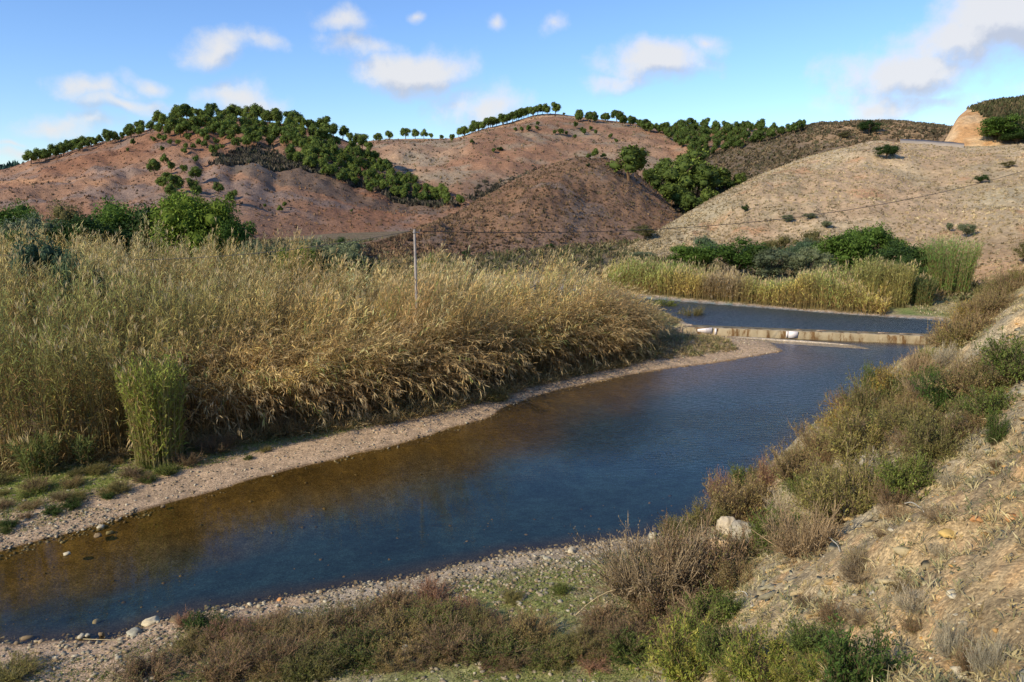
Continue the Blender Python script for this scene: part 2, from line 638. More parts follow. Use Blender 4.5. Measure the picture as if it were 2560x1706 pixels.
def ground_z(X, Y):
    sr, sp, ds, up = ground_fields(X, Y)
    land = np.where(sr < 5, .02 + .085 * sr, .445 + .035 * (sr - 5))
    land = np.minimum(land, 1.5) + .05 * fbm(X * .7, Y * .7, 8, 3)
    bed = -.02 - .17 * np.abs(sr)
    bed = np.maximum(bed, -1.3) + .05 * fbm(X * .6, Y * .6, 9, 4)
    z = np.where(sr > 0, np.maximum(land, .015 + .03 * np.minimum(sr, 1)), np.minimum(bed, -.012))
    upl = np.maximum(z, .60 + .07 * np.minimum(np.maximum(sp, 0), 10)) + .04 * fbm(X * .7, Y * .7, 18, 3)
    z = np.where(up > 0.3, np.where(sp < 0, (.48 - .2 * np.abs(sp) - .03), upl), z)
    # spit rising to the weir's left end
    # steep right bank
    n1 = fbm(X * .35, Y * .35, 21, 4)
    dn = ds + .7 * n1
    sl = np.maximum(dn, 0)
    rise = .50 + .40 * (1 - np.exp(-sl * 2.2)) + .90 * sl
    cap = 9.9
    rise = cap - np.log1p(np.exp(np.clip((cap - rise) * 1.4, -30, 30))) / 1.4
    rise = rise + sstep(0, 3, sl) * (.28 * fbm(X * .9, Y * .9, 33, 4) + .05 * fbm(X * 2.4, Y * 2.4, 35, 3) + .13 * fbm((X * .63 + Y * .775) * .8, (X * .775 - Y * .63) * 3.2, 37, 4))
    z = np.where(dn > 0, np.maximum(z, rise), z)
    z = z + .025 * fbm(X * 3.1, Y * 3.1, 40, 3) * (sr > .3)
    return z


def ground_col(X, Y, Z):
    sr, sp, ds, up = ground_fields(X, Y)
    n = fbm(X * .5, Y * .5, 50, 4)
    n2 = fbm(X * 2.2, Y * 2.2, 51, 3)
    n3 = fbm(X * .16, Y * .16, 52, 3)
    gravel = np.array([.46, .33, .205])
    near_g = np.array([.40, .32, .215])
    soil = np.array([.43, .335, .185])
    orange = np.array([.44, .29, .13])
    grass = np.array([.16, .21, .04])
    grey = np.array([.26, .235, .17])
    dry = np.array([.40, .33, .17])
    c = np.tile(gravel, X.shape + (1,))
    side_near = (ds > -9) & (sr > 0) & (Y < 30) & (X > -16) & (X - Y * .35 > -19)
    c = np.where(side_near[..., None], near_g, c)
    # grass: near flat strip away from the shore, and left bank inland
    gm = sstep(1.0, 2.0, sr + n * .8) * sstep(-.6, .15, n2 * .6 + n * .6 + .1)
    nearmask = side_near & (ds < .5)
    c = mixc(c, grass * 1.05 + np.array([.08, .05, .02]), np.where(nearmask, gm * .8, 0))
    lb = (~side_near) & (sr > 0) & (ds < 0) & (up < 2)
    gl = sstep(2.2 - .0 * X, 3.4, sr + n * 1.2) * sstep(-5, -11, X + .2 * n) * sstep(-.6, .1, n2 * .7 + n * .5)
    c = mixc(c, grass * 1.15 + np.array([.03, .02, .0]), np.where(lb, gl * .8, 0))
    c = mixc(c, np.array([.16, .12, .07]), np.where(lb, sstep(5.5, 8, sr + n), 0))
    far = (sr > 0) & (up > .3)
    c = np.where(far[..., None], mixc(mixc(dry, grass + .04, sstep(-.2, .4, n)), np.array([.17, .125, .075]), sstep(72, 88, Y) * .9), c)
    c = mixc(c, np.array([.42, .33, .24]), np.where(far, sstep(1.4, .2, sp), 0))
    # slope
    s = sstep(-.2, .7, ds + .5 * n)
    sl = mixc(soil, grey, sstep(-.15, .45, n + .3 * n2) * .75)
    sl = mixc(sl, orange, sstep(.1, .6, n3 + .35 * n2) * .5)
    sl = mixc(sl, orange * 1.05, sstep(34, 52, Y) * .55)
    sl = mixc(sl, dry, sstep(.15, .5, -n3 + .4 * n2) * .5)
    st = fbm((X * .63 + Y * .775) * .9, (X * .775 - Y * .63) * 5.0, 57, 4)
    sl = sl * (1 + .55 * st)[..., None]
    sl = mixc(sl, np.array([.50, .27, .10]), sstep(.30, .55, st + .3 * n3) * .5)
    c = mixc(c, sl, np.where(sr > 0, s, 0))
    # wet rim and bed
    rim = np.where(up < .3, sr, sp)
    c = mixc(c, np.array([.20, .125, .06]), sstep(.22, .0, rim) * .8)
    dF, _ = seg_dist(X, Y, np.array(FAR_SHORE), False)
    bed = mixc(np.array([.20, .125, .038]), np.array([.032, .082, .135]), sstep(.8, 5.0, dF + 1.2 * n))  # silt brown and murk blue, pushed further to paint reed and sky reflections
    bed = mixc(bed, np.array([.085, .065, .05]), sstep(1.6, .1, -np.minimum(sr, 0)) * (dF > 3))
    bed = bed * (1 + .35 * n2 + .25 * n)[..., None]
    c = np.where((sr < 0)[..., None] & (up < .3)[..., None], bed, c)
    bedp = np.array([.04, .12, .18])  # blue of the reflected sky painted into the pool bed
    c = np.where((sp < 0)[..., None] & (up > .3)[..., None], bedp, c)
    return c


def grid_axis(parts):
    out = []
    for a, b, s in parts:
        out.append(np.arange(a, b, s))
    out.append([parts[-1][1]])
    return np.concatenate(out)


def build_ground():
    xs = grid_axis([(-3000, -400, 650), (-400, -120, 40), (-120, -45, 5), (-45, -17, .5), (-17, 14, .16), (14, 46, .35), (46, 130, 4), (130, 450, 40), (450, 3000, 640)])
    ys = grid_axis([(-600, -60, 90), (-60, 0, 5), (0, 3, 1), (3, 30, .16), (30, 66, .3), (66, 84, .8), (84, 140, 4), (140, 460, 40), (460, 3600, 520)])
    X, Y = np.meshgrid(xs, ys)
    Z = ground_z(X, Y)
    Cc = ground_col(X, Y, Z)
    ny, nx = X.shape
    V = np.stack([X, Y, Z], -1).reshape(-1, 3)
    idx = np.arange(nx * ny).reshape(ny, nx)
    F = np.stack([idx[:-1, :-1], idx[:-1, 1:], idx[1:, 1:], idx[1:, :-1]], -1).reshape(-1, 4)
    me = mesh_np('ground', V, F, Cc.reshape(-1, 3), True)
    o = tag(link('ground', me, M_GROUND), kind='structure')
    return BVHTree.FromPolygons(V.tolist(), F.tolist())


BVH = {}
BVH['ground'] = build_ground()

# water sheets
M_WATER = water_mat('river_water', (.68, .64, .50), .10, .30)
M_POOL = water_mat('pool_water', (.40, .42, .36), .22, .45)


def flat_poly(name, pts, z, mat):
    me = bpy.data.meshes.new(name)
    me.from_pydata([(x, y, z) for x, y in pts], [], [list(range(len(pts)))])
    me.update()
    return tag(link(name, me, mat), kind='structure')


flat_poly('river_water', [(-110, -80), (20, -80), (20, 30), (33, 51.9), (31.6, 52.0), (13.2, 56.1), (6, 52), (-110, 20)], 0.0, M_WATER)
flat_poly('pool_water', [(13.3, 56.35), (31.6, 52.3), (35.5, 55), (36.5, 59.5), (28, 63.5), (22.5, 67), (12.6, 73), (3, 80), (0, 75), (8, 67), (12, 62)], .50, M_POOL)


def proj(X, Y, Z):
    # where a fixed spot on a hill lies in the survey photograph
    f = Y * CP - (Z - CAMH) * SP
    u = Y * SP + (Z - CAMH) * CP
    f = np.maximum(f, 1e-3)
    return 1280 + FPX * X / f, 853 - FPX * u / f


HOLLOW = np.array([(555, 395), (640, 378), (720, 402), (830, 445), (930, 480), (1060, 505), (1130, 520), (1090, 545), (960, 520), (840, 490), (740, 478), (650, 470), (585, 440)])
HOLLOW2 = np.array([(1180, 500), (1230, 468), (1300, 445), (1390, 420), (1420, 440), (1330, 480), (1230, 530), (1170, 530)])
# ------------------------------------------------------------------ hills
HILLS = {}


def hill(name, ridge, base, nu=150, nv=70, conv=.5, amp=2.0, nscale=.02, seed=1, colfn=None, backlen=.5, mat=None, gully=0, ridge_amp=.25):
    ra = sorted((*polar(px, py), D) for px, py, D in ridge)
    ba = sorted((polar(px, 470)[0], z, D) for px, z, D in base)
    a0, a1 = ra[0][0], ra[-1][0]
    az = np.linspace(a0, a1, nu)

    def sm(x, xp, fp):
        y = np.interp(x, xp, fp)
        k = max(3, nu // 40) | 1
        yp = np.pad(y, k // 2, mode='edge')
        return np.convolve(yp, np.ones(k) / k, 'valid')
    el = sm(az, [r[0] for r in ra], [r[1] for r in ra])
    Dr = sm(az, [r[0] for r in ra], [r[2] for r in ra])
    Db = sm(az, [b[0] for b in ba], [b[2] for b in ba])
    zb = sm(az, [b[0] for b in ba], [b[1] for b in ba])
    zr = CAMH + el * Dr
    nb = nv // 3
    t = np.concatenate([np.linspace(0, 1, nv), 1 + np.linspace(1 / nb, 1, nb)])
    T, A = np.meshgrid(t, az)
    f = np.clip(T, 0, 1)
    g = f * (1 + conv * (1 - f))
    b = np.clip(T - 1, 0, 1)
    D = Db[:, None] + (Dr - Db)[:, None] * f + b * Dr[:, None] * backlen
    Z = zb[:, None] + (zr - zb)[:, None] * g
    Z = Z - (zr[:, None] + 3) * (b ** 1.5)
    X, Y = D * np.sin(A), D * np.cos(A)
    w = np.sin(np.pi * np.clip(T, 0, 1)) + ridge_amp * (T > .5)
    n = fbm(X * nscale, Y * nscale, seed, 6, .52)
    n = n + .22 * fbm(A * 60, Z * .55, seed + 31, 4)
    if gully:
        gy = np.abs(fbm(A * gully + .15 * fbm(X * .03, Y * .03, seed + 9, 2), A * 0 + seed + T * .35, seed + 5, 2))
        n = n + .9 * (gy - .25) * np.clip(1.3 - T, 0, 1)
    Z = Z + amp * n * w
    V = np.stack([X, Y, Z], -1)
    C = colfn(X, Y, Z, A, T) if colfn else np.tile([.3, .2, .12], X.shape + (1,))
    idx = np.arange(X.size).reshape(X.shape)
    F = np.stack([idx[:-1, :-1], idx[:-1, 1:], idx[1:, 1:], idx[1:, :-1]], -1).reshape(-1, 4)
    F = F[:, ::-1]
    me = mesh_np(name, V.reshape(-1, 3), F, C.reshape(-1, 3), True)
    o = tag(link(name, me, mat or M_HILL), kind='structure')
    vv = V.reshape(-1, 3)
    BVH[o.name] = BVHTree.FromPolygons(vv.tolist(), F.tolist())
    HILLS[o.name] = (V, C, az, t)
    return o


def pxaz(px):
    return polar(px, 470)[0]


RED = np.array([.25, .122, .064])
TANRED = np.array([.31, .175, .10])
TAN = np.array([.47, .355, .225])
GREYS = np.array([.20, .17, .145])
DARKS = np.array([.10, .085, .06])


def colA(X, Y, Z, A, T):
    n = fbm(X * .03, Y * .03, 61, 5)
    n2 = fbm(X * .12, Y * .12, 62, 4)
    c = mixc(RED, TANRED, sstep(-.4, .4, n))
    c = mixc(c, GREYS, sstep(.0, .35, n2 * .8 + n * .3) * .55)
    # scrubby dark slope on the right flank
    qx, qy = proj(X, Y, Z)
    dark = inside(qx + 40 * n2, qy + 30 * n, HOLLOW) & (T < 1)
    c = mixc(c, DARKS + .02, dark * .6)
    # pale orange track cut across the left shoulder
    line = .74 - (A - pxaz(0)) / (pxaz(270) - pxaz(0)) * .42
    band = np.exp(-((T - line) / .035) ** 2) * sstep(pxaz(300), pxaz(240), A)
    c = mixc(c, np.array([.50, .27, .13]), band * .9)
    return c


def colB(X, Y, Z, A, T):
    n = fbm(X * .022, Y * .022, 71, 5)
    n2 = fbm(X * .09, Y * .09, 72, 4)
    c = mixc(np.array([.27, .148, .085]), np.array([.35, .235, .145]), sstep(-.4, .4, n))
    c = mixc(c, np.array([.27, .24, .17]), sstep(-.05, .35, n2 + .3 * n) * .55)
    tr = np.exp(-((T - .93) / .018) ** 2) * (A > pxaz(1150)) * (A < pxaz(1560))
    c = mixc(c, np.array([.55, .33, .18]), tr * .8)
    tr = np.exp(-((T - .97) / .02) ** 2) * (A > pxaz(960)) * (A < pxaz(1160))
    c = mixc(c, np.array([.55, .33, .18]), tr * .8)
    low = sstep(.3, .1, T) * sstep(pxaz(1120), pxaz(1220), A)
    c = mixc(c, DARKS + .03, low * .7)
    return c


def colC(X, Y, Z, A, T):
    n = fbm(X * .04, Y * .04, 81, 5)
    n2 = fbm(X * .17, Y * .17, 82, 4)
    c = mixc(np.array([.20, .112, .062]), np.array([.26, .155, .088]), sstep(-.4, .4, n))  # darkened below the earth's own brown to paint in a cloud's shade
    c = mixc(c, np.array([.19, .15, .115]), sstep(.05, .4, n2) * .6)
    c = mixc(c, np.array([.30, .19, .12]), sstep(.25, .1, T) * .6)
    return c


def colD(X, Y, Z, A, T):
    n = fbm(X * .04, Y * .04, 91, 5)
    n2 = fbm(X * .2, Y * .2, 92, 4)
    c = mixc(np.array([.45, .315, .185]), np.array([.49, .39, .235]), sstep(-.35, .35, n))
    c = mixc(c, np.array([.36, .31, .19]), sstep(.0, .4, n2 + .4 * n) * .4)
    c = mixc(c, np.array([.47, .25, .12]), sstep(.25, .5, -n2 + .3 * n) * .6)
    lowl = sstep(.3, .05, T) * sstep(.0, .3, n + .2)
    c = mixc(c, np.array([.50, .29, .15]), lowl * .7)
    return c


def colE(X, Y, Z, A, T):
    n = fbm(X * .05, Y * .05, 95, 4)
    c = mixc(np.array([.16, .12, .08]), np.array([.30, .20, .11]), sstep(.0, .5, n))
    return c


hill('far_forest_hill', [(-900, 420, 900), (-300, 395, 900), (-60, 408, 900), (30, 414, 900), (85, 408, 880), (300, 400, 880), (900, 420, 900)],
     [(-900, 0, 700), (900, 0, 700)], 80, 20, .4, 8, .01, 3, lambda X, Y, Z, A, T: np.tile([.045, .075, .06], X.shape + (1,)), ridge_amp=.5)  # bluish haze of distance put into the forest colour
hill('central_hill', [(700, 400, 420), (850, 365, 430), (930, 350, 430), (1000, 346, 430), (1140, 346, 430), (1200, 325, 440), (1280, 305, 445), (1340, 286, 450), (1385, 284, 455), (1430, 290, 455),
                      (1500, 300, 450), (1600, 312, 440), (1700, 322, 430), (1800, 318, 430), (1900, 318, 430), (2010, 318, 430), (2150, 340, 430), (2400, 360, 430)],
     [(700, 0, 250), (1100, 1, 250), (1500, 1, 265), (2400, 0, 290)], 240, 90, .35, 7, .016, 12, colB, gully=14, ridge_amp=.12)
hill('left_hill', [(-700, 480, 300), (-300, 470, 310), (-60, 440, 320), (20, 425, 325), (80, 405, 330), (200, 375, 340), (320, 340, 345), (400, 318, 350), (480, 296, 350), (560, 292, 350), (640, 300, 345),
                   (740, 315, 335), (850, 345, 320), (930, 385, 305), (1000, 430, 285), (1070, 460, 265), (1150, 500, 240), (1250, 545, 215), (1400, 590, 190)],
     [(-700, 1, 140), (0, 1, 130), (300, 1, 125), (560, 1, 135), (800, 1, 160), (1100, 1, 170), (1400, 1, 180)], 260, 110, .28, 6, .018, 22, colA, gully=11, ridge_amp=.12)
hill('scrub_hill', [(1640, 450, 300), (1760, 395, 300), (1850, 355, 300), (1960, 330, 300), (2060, 306, 300), (2140, 298, 300), (2250, 302, 300), (2370, 312, 290), (2500, 330, 280), (2700, 350, 270)],
     [(1640, 2, 215), (1800, 3, 210), (2000, 8, 215), (2700, 14, 225)], 150, 60, .5, 3, .04, 32, colE, ridge_amp=.3)
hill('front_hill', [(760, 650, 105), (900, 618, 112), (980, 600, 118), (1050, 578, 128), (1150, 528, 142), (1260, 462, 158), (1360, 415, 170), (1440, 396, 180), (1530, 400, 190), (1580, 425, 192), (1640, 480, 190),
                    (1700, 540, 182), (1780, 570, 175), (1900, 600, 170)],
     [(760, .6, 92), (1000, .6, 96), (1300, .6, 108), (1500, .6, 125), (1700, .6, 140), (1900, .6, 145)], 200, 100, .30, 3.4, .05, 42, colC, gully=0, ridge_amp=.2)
hill('grassy_hill', [(1470, 640, 112), (1560, 620, 118), (1640, 575, 125), (1720, 530, 135), (1800, 488, 145), (1900, 438, 160), (2000, 400, 172), (2080, 376, 182), (2180, 352, 190), (2280, 358, 192), (2400, 366, 186),
                     (2500, 364, 182), (2560, 360, 180), (2700, 352, 175), (2950, 340, 170), (3300, 330, 160)],
     [(1470, .6, 98), (1700, .6, 96), (2000, .7, 92), (2300, .8, 88), (2480, 1, 86), (2600, 1.5, 86), (3300, 3, 82)], 260, 120, .30, 3.0, .045, 52, colD, gully=0, ridge_amp=.15, backlen=.25)


def knoll_col(X, Y, Z, A, T):
    c = colE(X, Y, Z, A, T)
    n2 = fbm(X * .3, Y * .3, 77, 3)
    cut = sstep(.012, 0, A + .006 * n2 - (pxaz(2478) - (pxaz(2478) - pxaz(2402)) * T))
    return mixc(c, mixc(np.array([.52, .29, .12]), np.array([.62, .42, .22]), sstep(-.3, .4, n2)), cut)


hill('roadside_knoll', [(2352, 372, 200), (2372, 335, 206), (2394, 292, 212), (2420, 272, 218), (2470, 258, 222), (2560, 246, 226), (2700, 236, 226), (2950, 225, 220)],
     [(2352, 19.5, 190), (2400, 19.5, 188), (2470, 19, 186), (2950, 18, 178)], 90, 40, .55, 1.2, .12, 62, knoll_col, ridge_amp=.3)

# ground under the dark grove: a saddle between the two near hills
hill('valley_saddle', [(1560, 470, 225), (1640, 470, 228), (1720, 475, 232), (1800, 460, 236), (1900, 450, 236), (2000, 440, 236)],
     [(1560, 0, 180), (2000, 0, 190)], 60, 30, .4, 1, .05, 92, colE, ridge_amp=.2)

# ------------------------------------------------------------------ ray placing
CAMV = Vector((0, 0, CAMH))


def hit(px, py, names=None, down=90):
    """where the line of sight to a spot meets the land: (point, distance)"""
    best = None
    y = py
    while y < py + down:
        d = pdir(px, y).normalized()
        for k, b in BVH.items():
            if names and k not in names:
                continue
            r = b.ray_cast(CAMV, d)
            if r[0] is not None and (best is None or r[3] < best[1]):
                best = (r[0], r[3])
        if best:
            return best
        y += 1.5
    return None


def groundz(x, y):
    r = BVH['ground'].ray_cast(Vector((x, y, 60)), Vector((0, 0, -1)))
    return r[0].z if r[0] is not None else 0


# road on the grassy hill
def build_road():
    pts = []
    for px, py in [(2250, 349), (2280, 350), (2310, 353), (2345, 357), (2375, 361), (2410, 366)]:
        r = hit(px, py + 3, ['grassy_hill'], 60)
        if r:
            pts.append(r[0])
    b = Buf()
    P = []
    for p in pts:
        v = Vector((p.x, p.y, 0)).normalized()
        P.append((p, v))
    V = []
    for p, v in P:
        for k, dz in ((-1.2, -.5), (-1.1, .12), (3.6, .95), (3.7, .2)):
            V.append((p.x + v.x * k, p.y + v.y * k, p.z + dz))
    F = []
    for i in range(len(P) - 1):
        for j in range(3):
            F.append([i * 4 + j, (i + 1) * 4 + j, (i + 1) * 4 + j + 1, i * 4 + j + 1])
    b.add(V, F, (.5, .5, .5))
    tag(link('road', b.mesh('road'), plain_mat('road_surface', (.30, .25, .19), .8, .8, .12, .02)), kind='structure')


build_road()


# ------------------------------------------------------------------ weir
def build_weir():
    root = empty('weir', ((WEIR_A[0] + WEIR_B[0]) / 2, (WEIR_A[1] + WEIR_B[1]) / 2, 0), 'low ochre concrete weir with dark water stains crossing the river', 'weir')
    off = Vector((-root.location.x, -root.location.y, 0))
    d = (WEIR_B - WEIR_A)
    Lw = np.linalg.norm(d)
    d = d / Lw
    nrm = np.array([d[1], -d[0]])  # downstream, towards the camera
    m, nt, bs, out = new_mat('weir_concrete')
    n1 = _noise(nt, 1.4, 6, .65)
    g = nt.nodes.new('ShaderNodeNewGeometry')
    mp = nt.nodes.new('ShaderNodeMapping')
    mp.inputs['Scale'].default_value = (1.3, 1.3, .25)
    nt.links.new(g.outputs['Position'], mp.inputs['Vector'])
    st = _noise(nt, 1.5, 5, .7, mp.outputs[0])
    c = _ramp(nt, n1.outputs['Fac'], [(.3, (.30, .23, .12)), (.7, (.43, .35, .21))])
    c = _mul(nt, c, _ramp(nt, st.outputs['Fac'], [(.50, (1, 1, 1)), (.60, (.40, .26, .12))]))
    nt.links.new(c, bs.inputs['Base Color'])
    bs.inputs['Roughness'].default_value = .8
    b = nt.nodes.new('ShaderNodeBump'); b.inputs['Distance'].default_value = .03
    nt.links.new(n1.outputs['Fac'], b.inputs['Height']); nt.links.new(b.outputs[0], bs.inputs['Normal'])
    # wall with gently battered face, slightly uneven crest
    n = 60
    prof = [(.42, -1.0), (.30, .15), (.22, .46), (.16, .53), (-.30, .55), (-.34, .45), (-.36, -1.0)]
    V, F = [], []
    for i in range(n + 1):
        p = WEIR_A + d * Lw * i / n
        w = .03 * math.sin(i * 1.7) + random.uniform(-.015, .015)
        for (o, z) in prof:
            V.append((p[0] + nrm[0] * (o + w), p[1] + nrm[1] * (o + w), z + (w * .5 if z > .1 else 0)))
    k = len(prof)
    for i in range(n):
        for j in range(k - 1):
            F.append([i * k + j, i * k + j + 1, (i + 1) * k + j + 1, (i + 1) * k + j])
    bb = Buf(); bb.add(V, F, (.5, .5, .5))
    w = link('wall', bb.mesh('wall'), m, root); w.location = off
    # mossy overflow lip just behind the crest
    V, F = [], []
    for i in range(n + 1):
        p = WEIR_A + d * Lw * i / n
        for (o, z) in ((-.30, .556), (-.95, .52), (-1.5, .44)):
            V.append((p[0] + nrm[0] * o, p[1] + nrm[1] * o, z - (i % 3) * .003))
    for i in range(n):
        for j in range(2):
            F.append([i * 3 + j, i * 3 + j + 1, (i + 1) * 3 + j + 1, (i + 1) * 3 + j])
    bb = Buf(); bb.add(V, F, (.5, .5, .5))
    w = link('overflow_lip', bb.mesh('overflow_lip'), plain_mat('wet_moss', (.20, .15, .05), .6, 2, .4), root); w.location = off
    white = plain_mat('whitewash', (.80, .74, .70), .8, 3, .08, .001)
    rot = math.atan2(d[1], d[0])

    def block(px, wpx, zc, hz, depth=.5, oo=.24, taper=0):
        # position along the wall from where it shows
        r = pdir(px, 828)
        best = min(range(400), key=lambda q: abs(math.atan2(*(WEIR_A + d * Lw * q / 399)) - math.atan2(r.x, r.y)))
        p = WEIR_A + d * Lw * best / 399 + nrm * oo
        w = wpx * 55 / FPX
        bb = Buf()
        box(bb, p[0], p[1], zc, w, depth, hz, (.8, .8, .8), rot)
        v = bb.v[0]
        if taper:
            ctr = np.array([p[0], p[1], 0])
            for q in range(8):
                if (v[q] - ctr)[:2] @ d < 0:
                    v[q, 2] = zc + (v[q, 2] - zc) * .35
        o = link('painted_block', bb.mesh('painted_block'), white, root)
        o.location = off
        return o
    block(1762, 36, .34, .50, .12, .30, 1)
    block(1789, 5, .30, .46, .1, .31)
    block(1966, 4, .30, .46, .1, .31)
    block(1982, 22, .30, .50, .1, .32)
    # dark rust streaks proud of the face are the stains in the wall's own material


build_weir()


def sandbar(name, pts, z, col):
    P = np.array(pts, float)
    c = P.mean(0)
    V = [(c[0], c[1], z)]
    ring, n = [], 48
    per = np.concatenate([P, P[:1]])
    seg = np.linalg.norm(np.diff(per, axis=0), axis=1)
    cum = np.concatenate([[0], np.cumsum(seg)])
    s = np.linspace(0, cum[-1], n, endpoint=False)
    ex, ey = np.interp(s, cum, per[:, 0]), np.interp(s, cum, per[:, 1])
    for k, zz in ((.6, z), (1.0, .01), (1.25, -.2)):
        for x, y in zip(ex, ey):
            j = random.uniform(-.04, .04)
            V.append((c[0] + (x - c[0]) * (k + j), c[1] + (y - c[1]) * (k + j), zz))
    F3 = [[0, 1 + i, 1 + (i + 1) % n] for i in range(n)]
    F4 = []
    for r in range(2):
        for i in range(n):
            a, b2 = 1 + r * n + i, 1 + r * n + (i + 1) % n
            F4.append([a, a + n, b2 + n, b2])
    me = mesh_np(name, np.array(V), [np.array(F3), np.array(F4)], np.tile(col, (len(V), 1)))
    return tag(link(name, me, M_GROUND), kind='structure')


sandbar('sandbar', [(16.5, 54.9), (19.5, 53.8), (22.5, 52.6), (24.6, 51.6), (22.5, 52.25), (19.5, 53.3), (17, 54.4)], .07, (.50, .42, .31))
sandbar('sandbar', [(20.2, 39.9), (21.4, 40.6), (22.4, 41.0), (22.6, 40.4), (21.2, 39.9)], .07, (.48, .37, .25))


# ------------------------------------------------------------------ plants: pines
def make_pine(seed, flat=1.0, dark=0):
    """unit-height pine: returns (trunk mesh, crown mesh)"""
    rng = np.random.default_rng(seed)
    tb = Buf()
    k = 5
    z = np.linspace(-.12, .66, k)
    pts = np.stack([.03 * np.sin(z * 5 + seed), .03 * np.cos(z * 4 + seed), z], -1)[None]
    add_tubes(tb, pts, np.linspace(.032, .014, k)[None], [(.16, .10, .065)], 6)
    nb = 7
    a = rng.uniform(0, 6.28, nb)
    s = rng.uniform(.38, .6, nb)
    p0 = np.stack([0 * a, 0 * a, s], -1)
    p2 = p0 + np.stack([np.cos(a) * .26, np.sin(a) * .26, rng.uniform(.08, .22, nb)], -1)
    add_tubes(tb, np.stack([p0, (p0 + p2) / 2 + [0, 0, -.02], p2], 1), np.tile([.014, .009, .004], (nb, 1)), [(.15, .10, .07)] * nb, 4)
    trunk = tb.mesh('trunk')
    cb = Buf()
    base = np.array([.105, .150, .040]) * (1 - .35 * dark)
    nl = 13
    cen, rr = [], []
    for i in range(nl):
        a = rng.uniform(0, 6.28)
        r = math.sqrt(rng.uniform(0, 1)) * .29
        zz = .50 + rng.uniform(-.22, .20) * (1 - r * 1.3) * flat
        cen.append((r * math.cos(a), r * math.sin(a), zz))
        rr.append(rng.uniform(.14, .21))
    for i, (c, r) in enumerate(zip(cen, rr)):
        v, f = lump(seed * 31 + i, ICO1, .35, 1.7)
        cb.add(v * r * [.68, .68, .58] + c, f, base * rng.uniform(.7, 1.0))
        n = 85
        d = norm(rng.normal(size=(n, 3)) + [0, 0, .25])
        P = np.array(c) + d * r * [.9, .9, .75]
        col = base[None] * rng.uniform(.75, 1.75, (n, 1)) * [1.08, 1, .85]
        add_leaves(cb, P - d * .02, norm(d + rng.normal(size=(n, 3)) * .5), rng.uniform(.04, .085, n), rng.uniform(.03, .06, n), .1, col, rng)
    crown = cb.mesh('crown')
    trunk.materials.append(M_BARK)
    crown.materials.append(M_PINE)
    return trunk, crown


def fit(pair, half, top):
    a, b = pair
    me = b or a
    v = np.empty(len(me.vertices) * 3, np.float32)
    me.vertices.foreach_get('co', v)
    v = v.reshape(-1, 3)
    r = np.percentile(np.hypot(v[:, 0], v[:, 1]), 95)
    t = np.percentile(v[:, 2], 99)
    for m in (a, b):
        if m is None:
            continue
        q = np.empty(len(m.vertices) * 3, np.float32)
        m.vertices.foreach_get('co', q)
        q = q.reshape(-1, 3) * [half / r, half / r, top / t]
        m.vertices.foreach_set('co', q.astype(np.float32).ravel())
        m.update()
    return pair


PINES = [fit(make_pine(100 + i), .43, 1) for i in range(5)]
PINES_D = [fit(make_pine(140 + i, 1.1, .35), .44, 1) for i in range(3)]


def plant(name, kind, loc, h, wscale, label, cat, group=None):
    root = empty(name, loc, label, cat, group, rz=random.uniform(0, 6.28), scale=(h * wscale, h * wscale, h))
    tr, cr = kind
    a = bpy.data.objects.new('trunk', tr); COL.objects.link(a); a.parent = root
    b = bpy.data.objects.new('crown', cr); COL.objects.link(b); b.parent = root
    return root


STUFF_PINES = []
FAR_SETS = ('pines along the crest right of the central summit', 'small pines on the slope under the central summit', 'pines of the right-hand grove')


def join_pines():
    b = Buf()
    bt = Buf()
    for (pair, loc, h, w) in STUFF_PINES:
        a = random.uniform(0, 6.28)
        for bb, me in ((bt, pair[0]), (b, pair[1])):
            q = np.empty(len(me.vertices) * 3, np.float32); me.vertices.foreach_get('co', q)
            q = q.reshape(-1, 3) * [h * w, h * w, h]
            q = np.stack([q[:, 0] * math.cos(a) - q[:, 1] * math.sin(a), q[:, 0] * math.sin(a) + q[:, 1] * math.cos(a), q[:, 2]], 1) + loc
            c = np.empty(len(me.vertices) * 4, np.float32); me.color_attributes['Col'].data.foreach_get('color', c)
            k = np.empty(len(me.polygons), np.int32); me.polygons.foreach_get('loop_total', k)
            l = np.empty(len(me.loops), np.int32); me.loops.foreach_get('vertex_index', l)
            st = np.empty(len(me.polygons), np.int32); me.polygons.foreach_get('loop_start', st)
            first = True
            for nn in (3, 4):
                sel = st[k == nn]
                if len(sel):
                    F = l[sel[:, None] + np.arange(nn)]
                    if first:
                        bb.add(q, F, c.reshape(-1, 4)[:, :3] * random.uniform(.8, 1.15)); base = bb.n - len(q); first = False
                    else:
                        bb.f[nn].append(F + base)
    me = b.mesh('pine_grove')
    tag(link('pine_grove', me, M_PINE), 'far green pines spread over the crest and slope right of the central summit', 'pines', kind='stuff')
    tag(link('pine_grove_trunks', bt.mesh('pine_grove_trunks'), M_BARK), 'trunks of the far pines right of the central summit', 'pines', kind='stuff')


def pine_at(px, py, hpx, names, label, group=None, wide=1.0, kinds=PINES):
    r = hit(px, py, names)
    if not r:
        return None
    p, D = r
    h = hpx * D / FPX
    if group in FAR_SETS:
        STUFF_PINES.append((random.choice(kinds), np.array([p.x, p.y, p.z - .05 * h]), h, wide * random.uniform(.9, 1.15)))
        return None
    return plant('pine_tree', random.choice(kinds), (p.x, p.y, p.z - .05 * h), h, wide * random.uniform(.9, 1.15), label, 'pine tree', group)


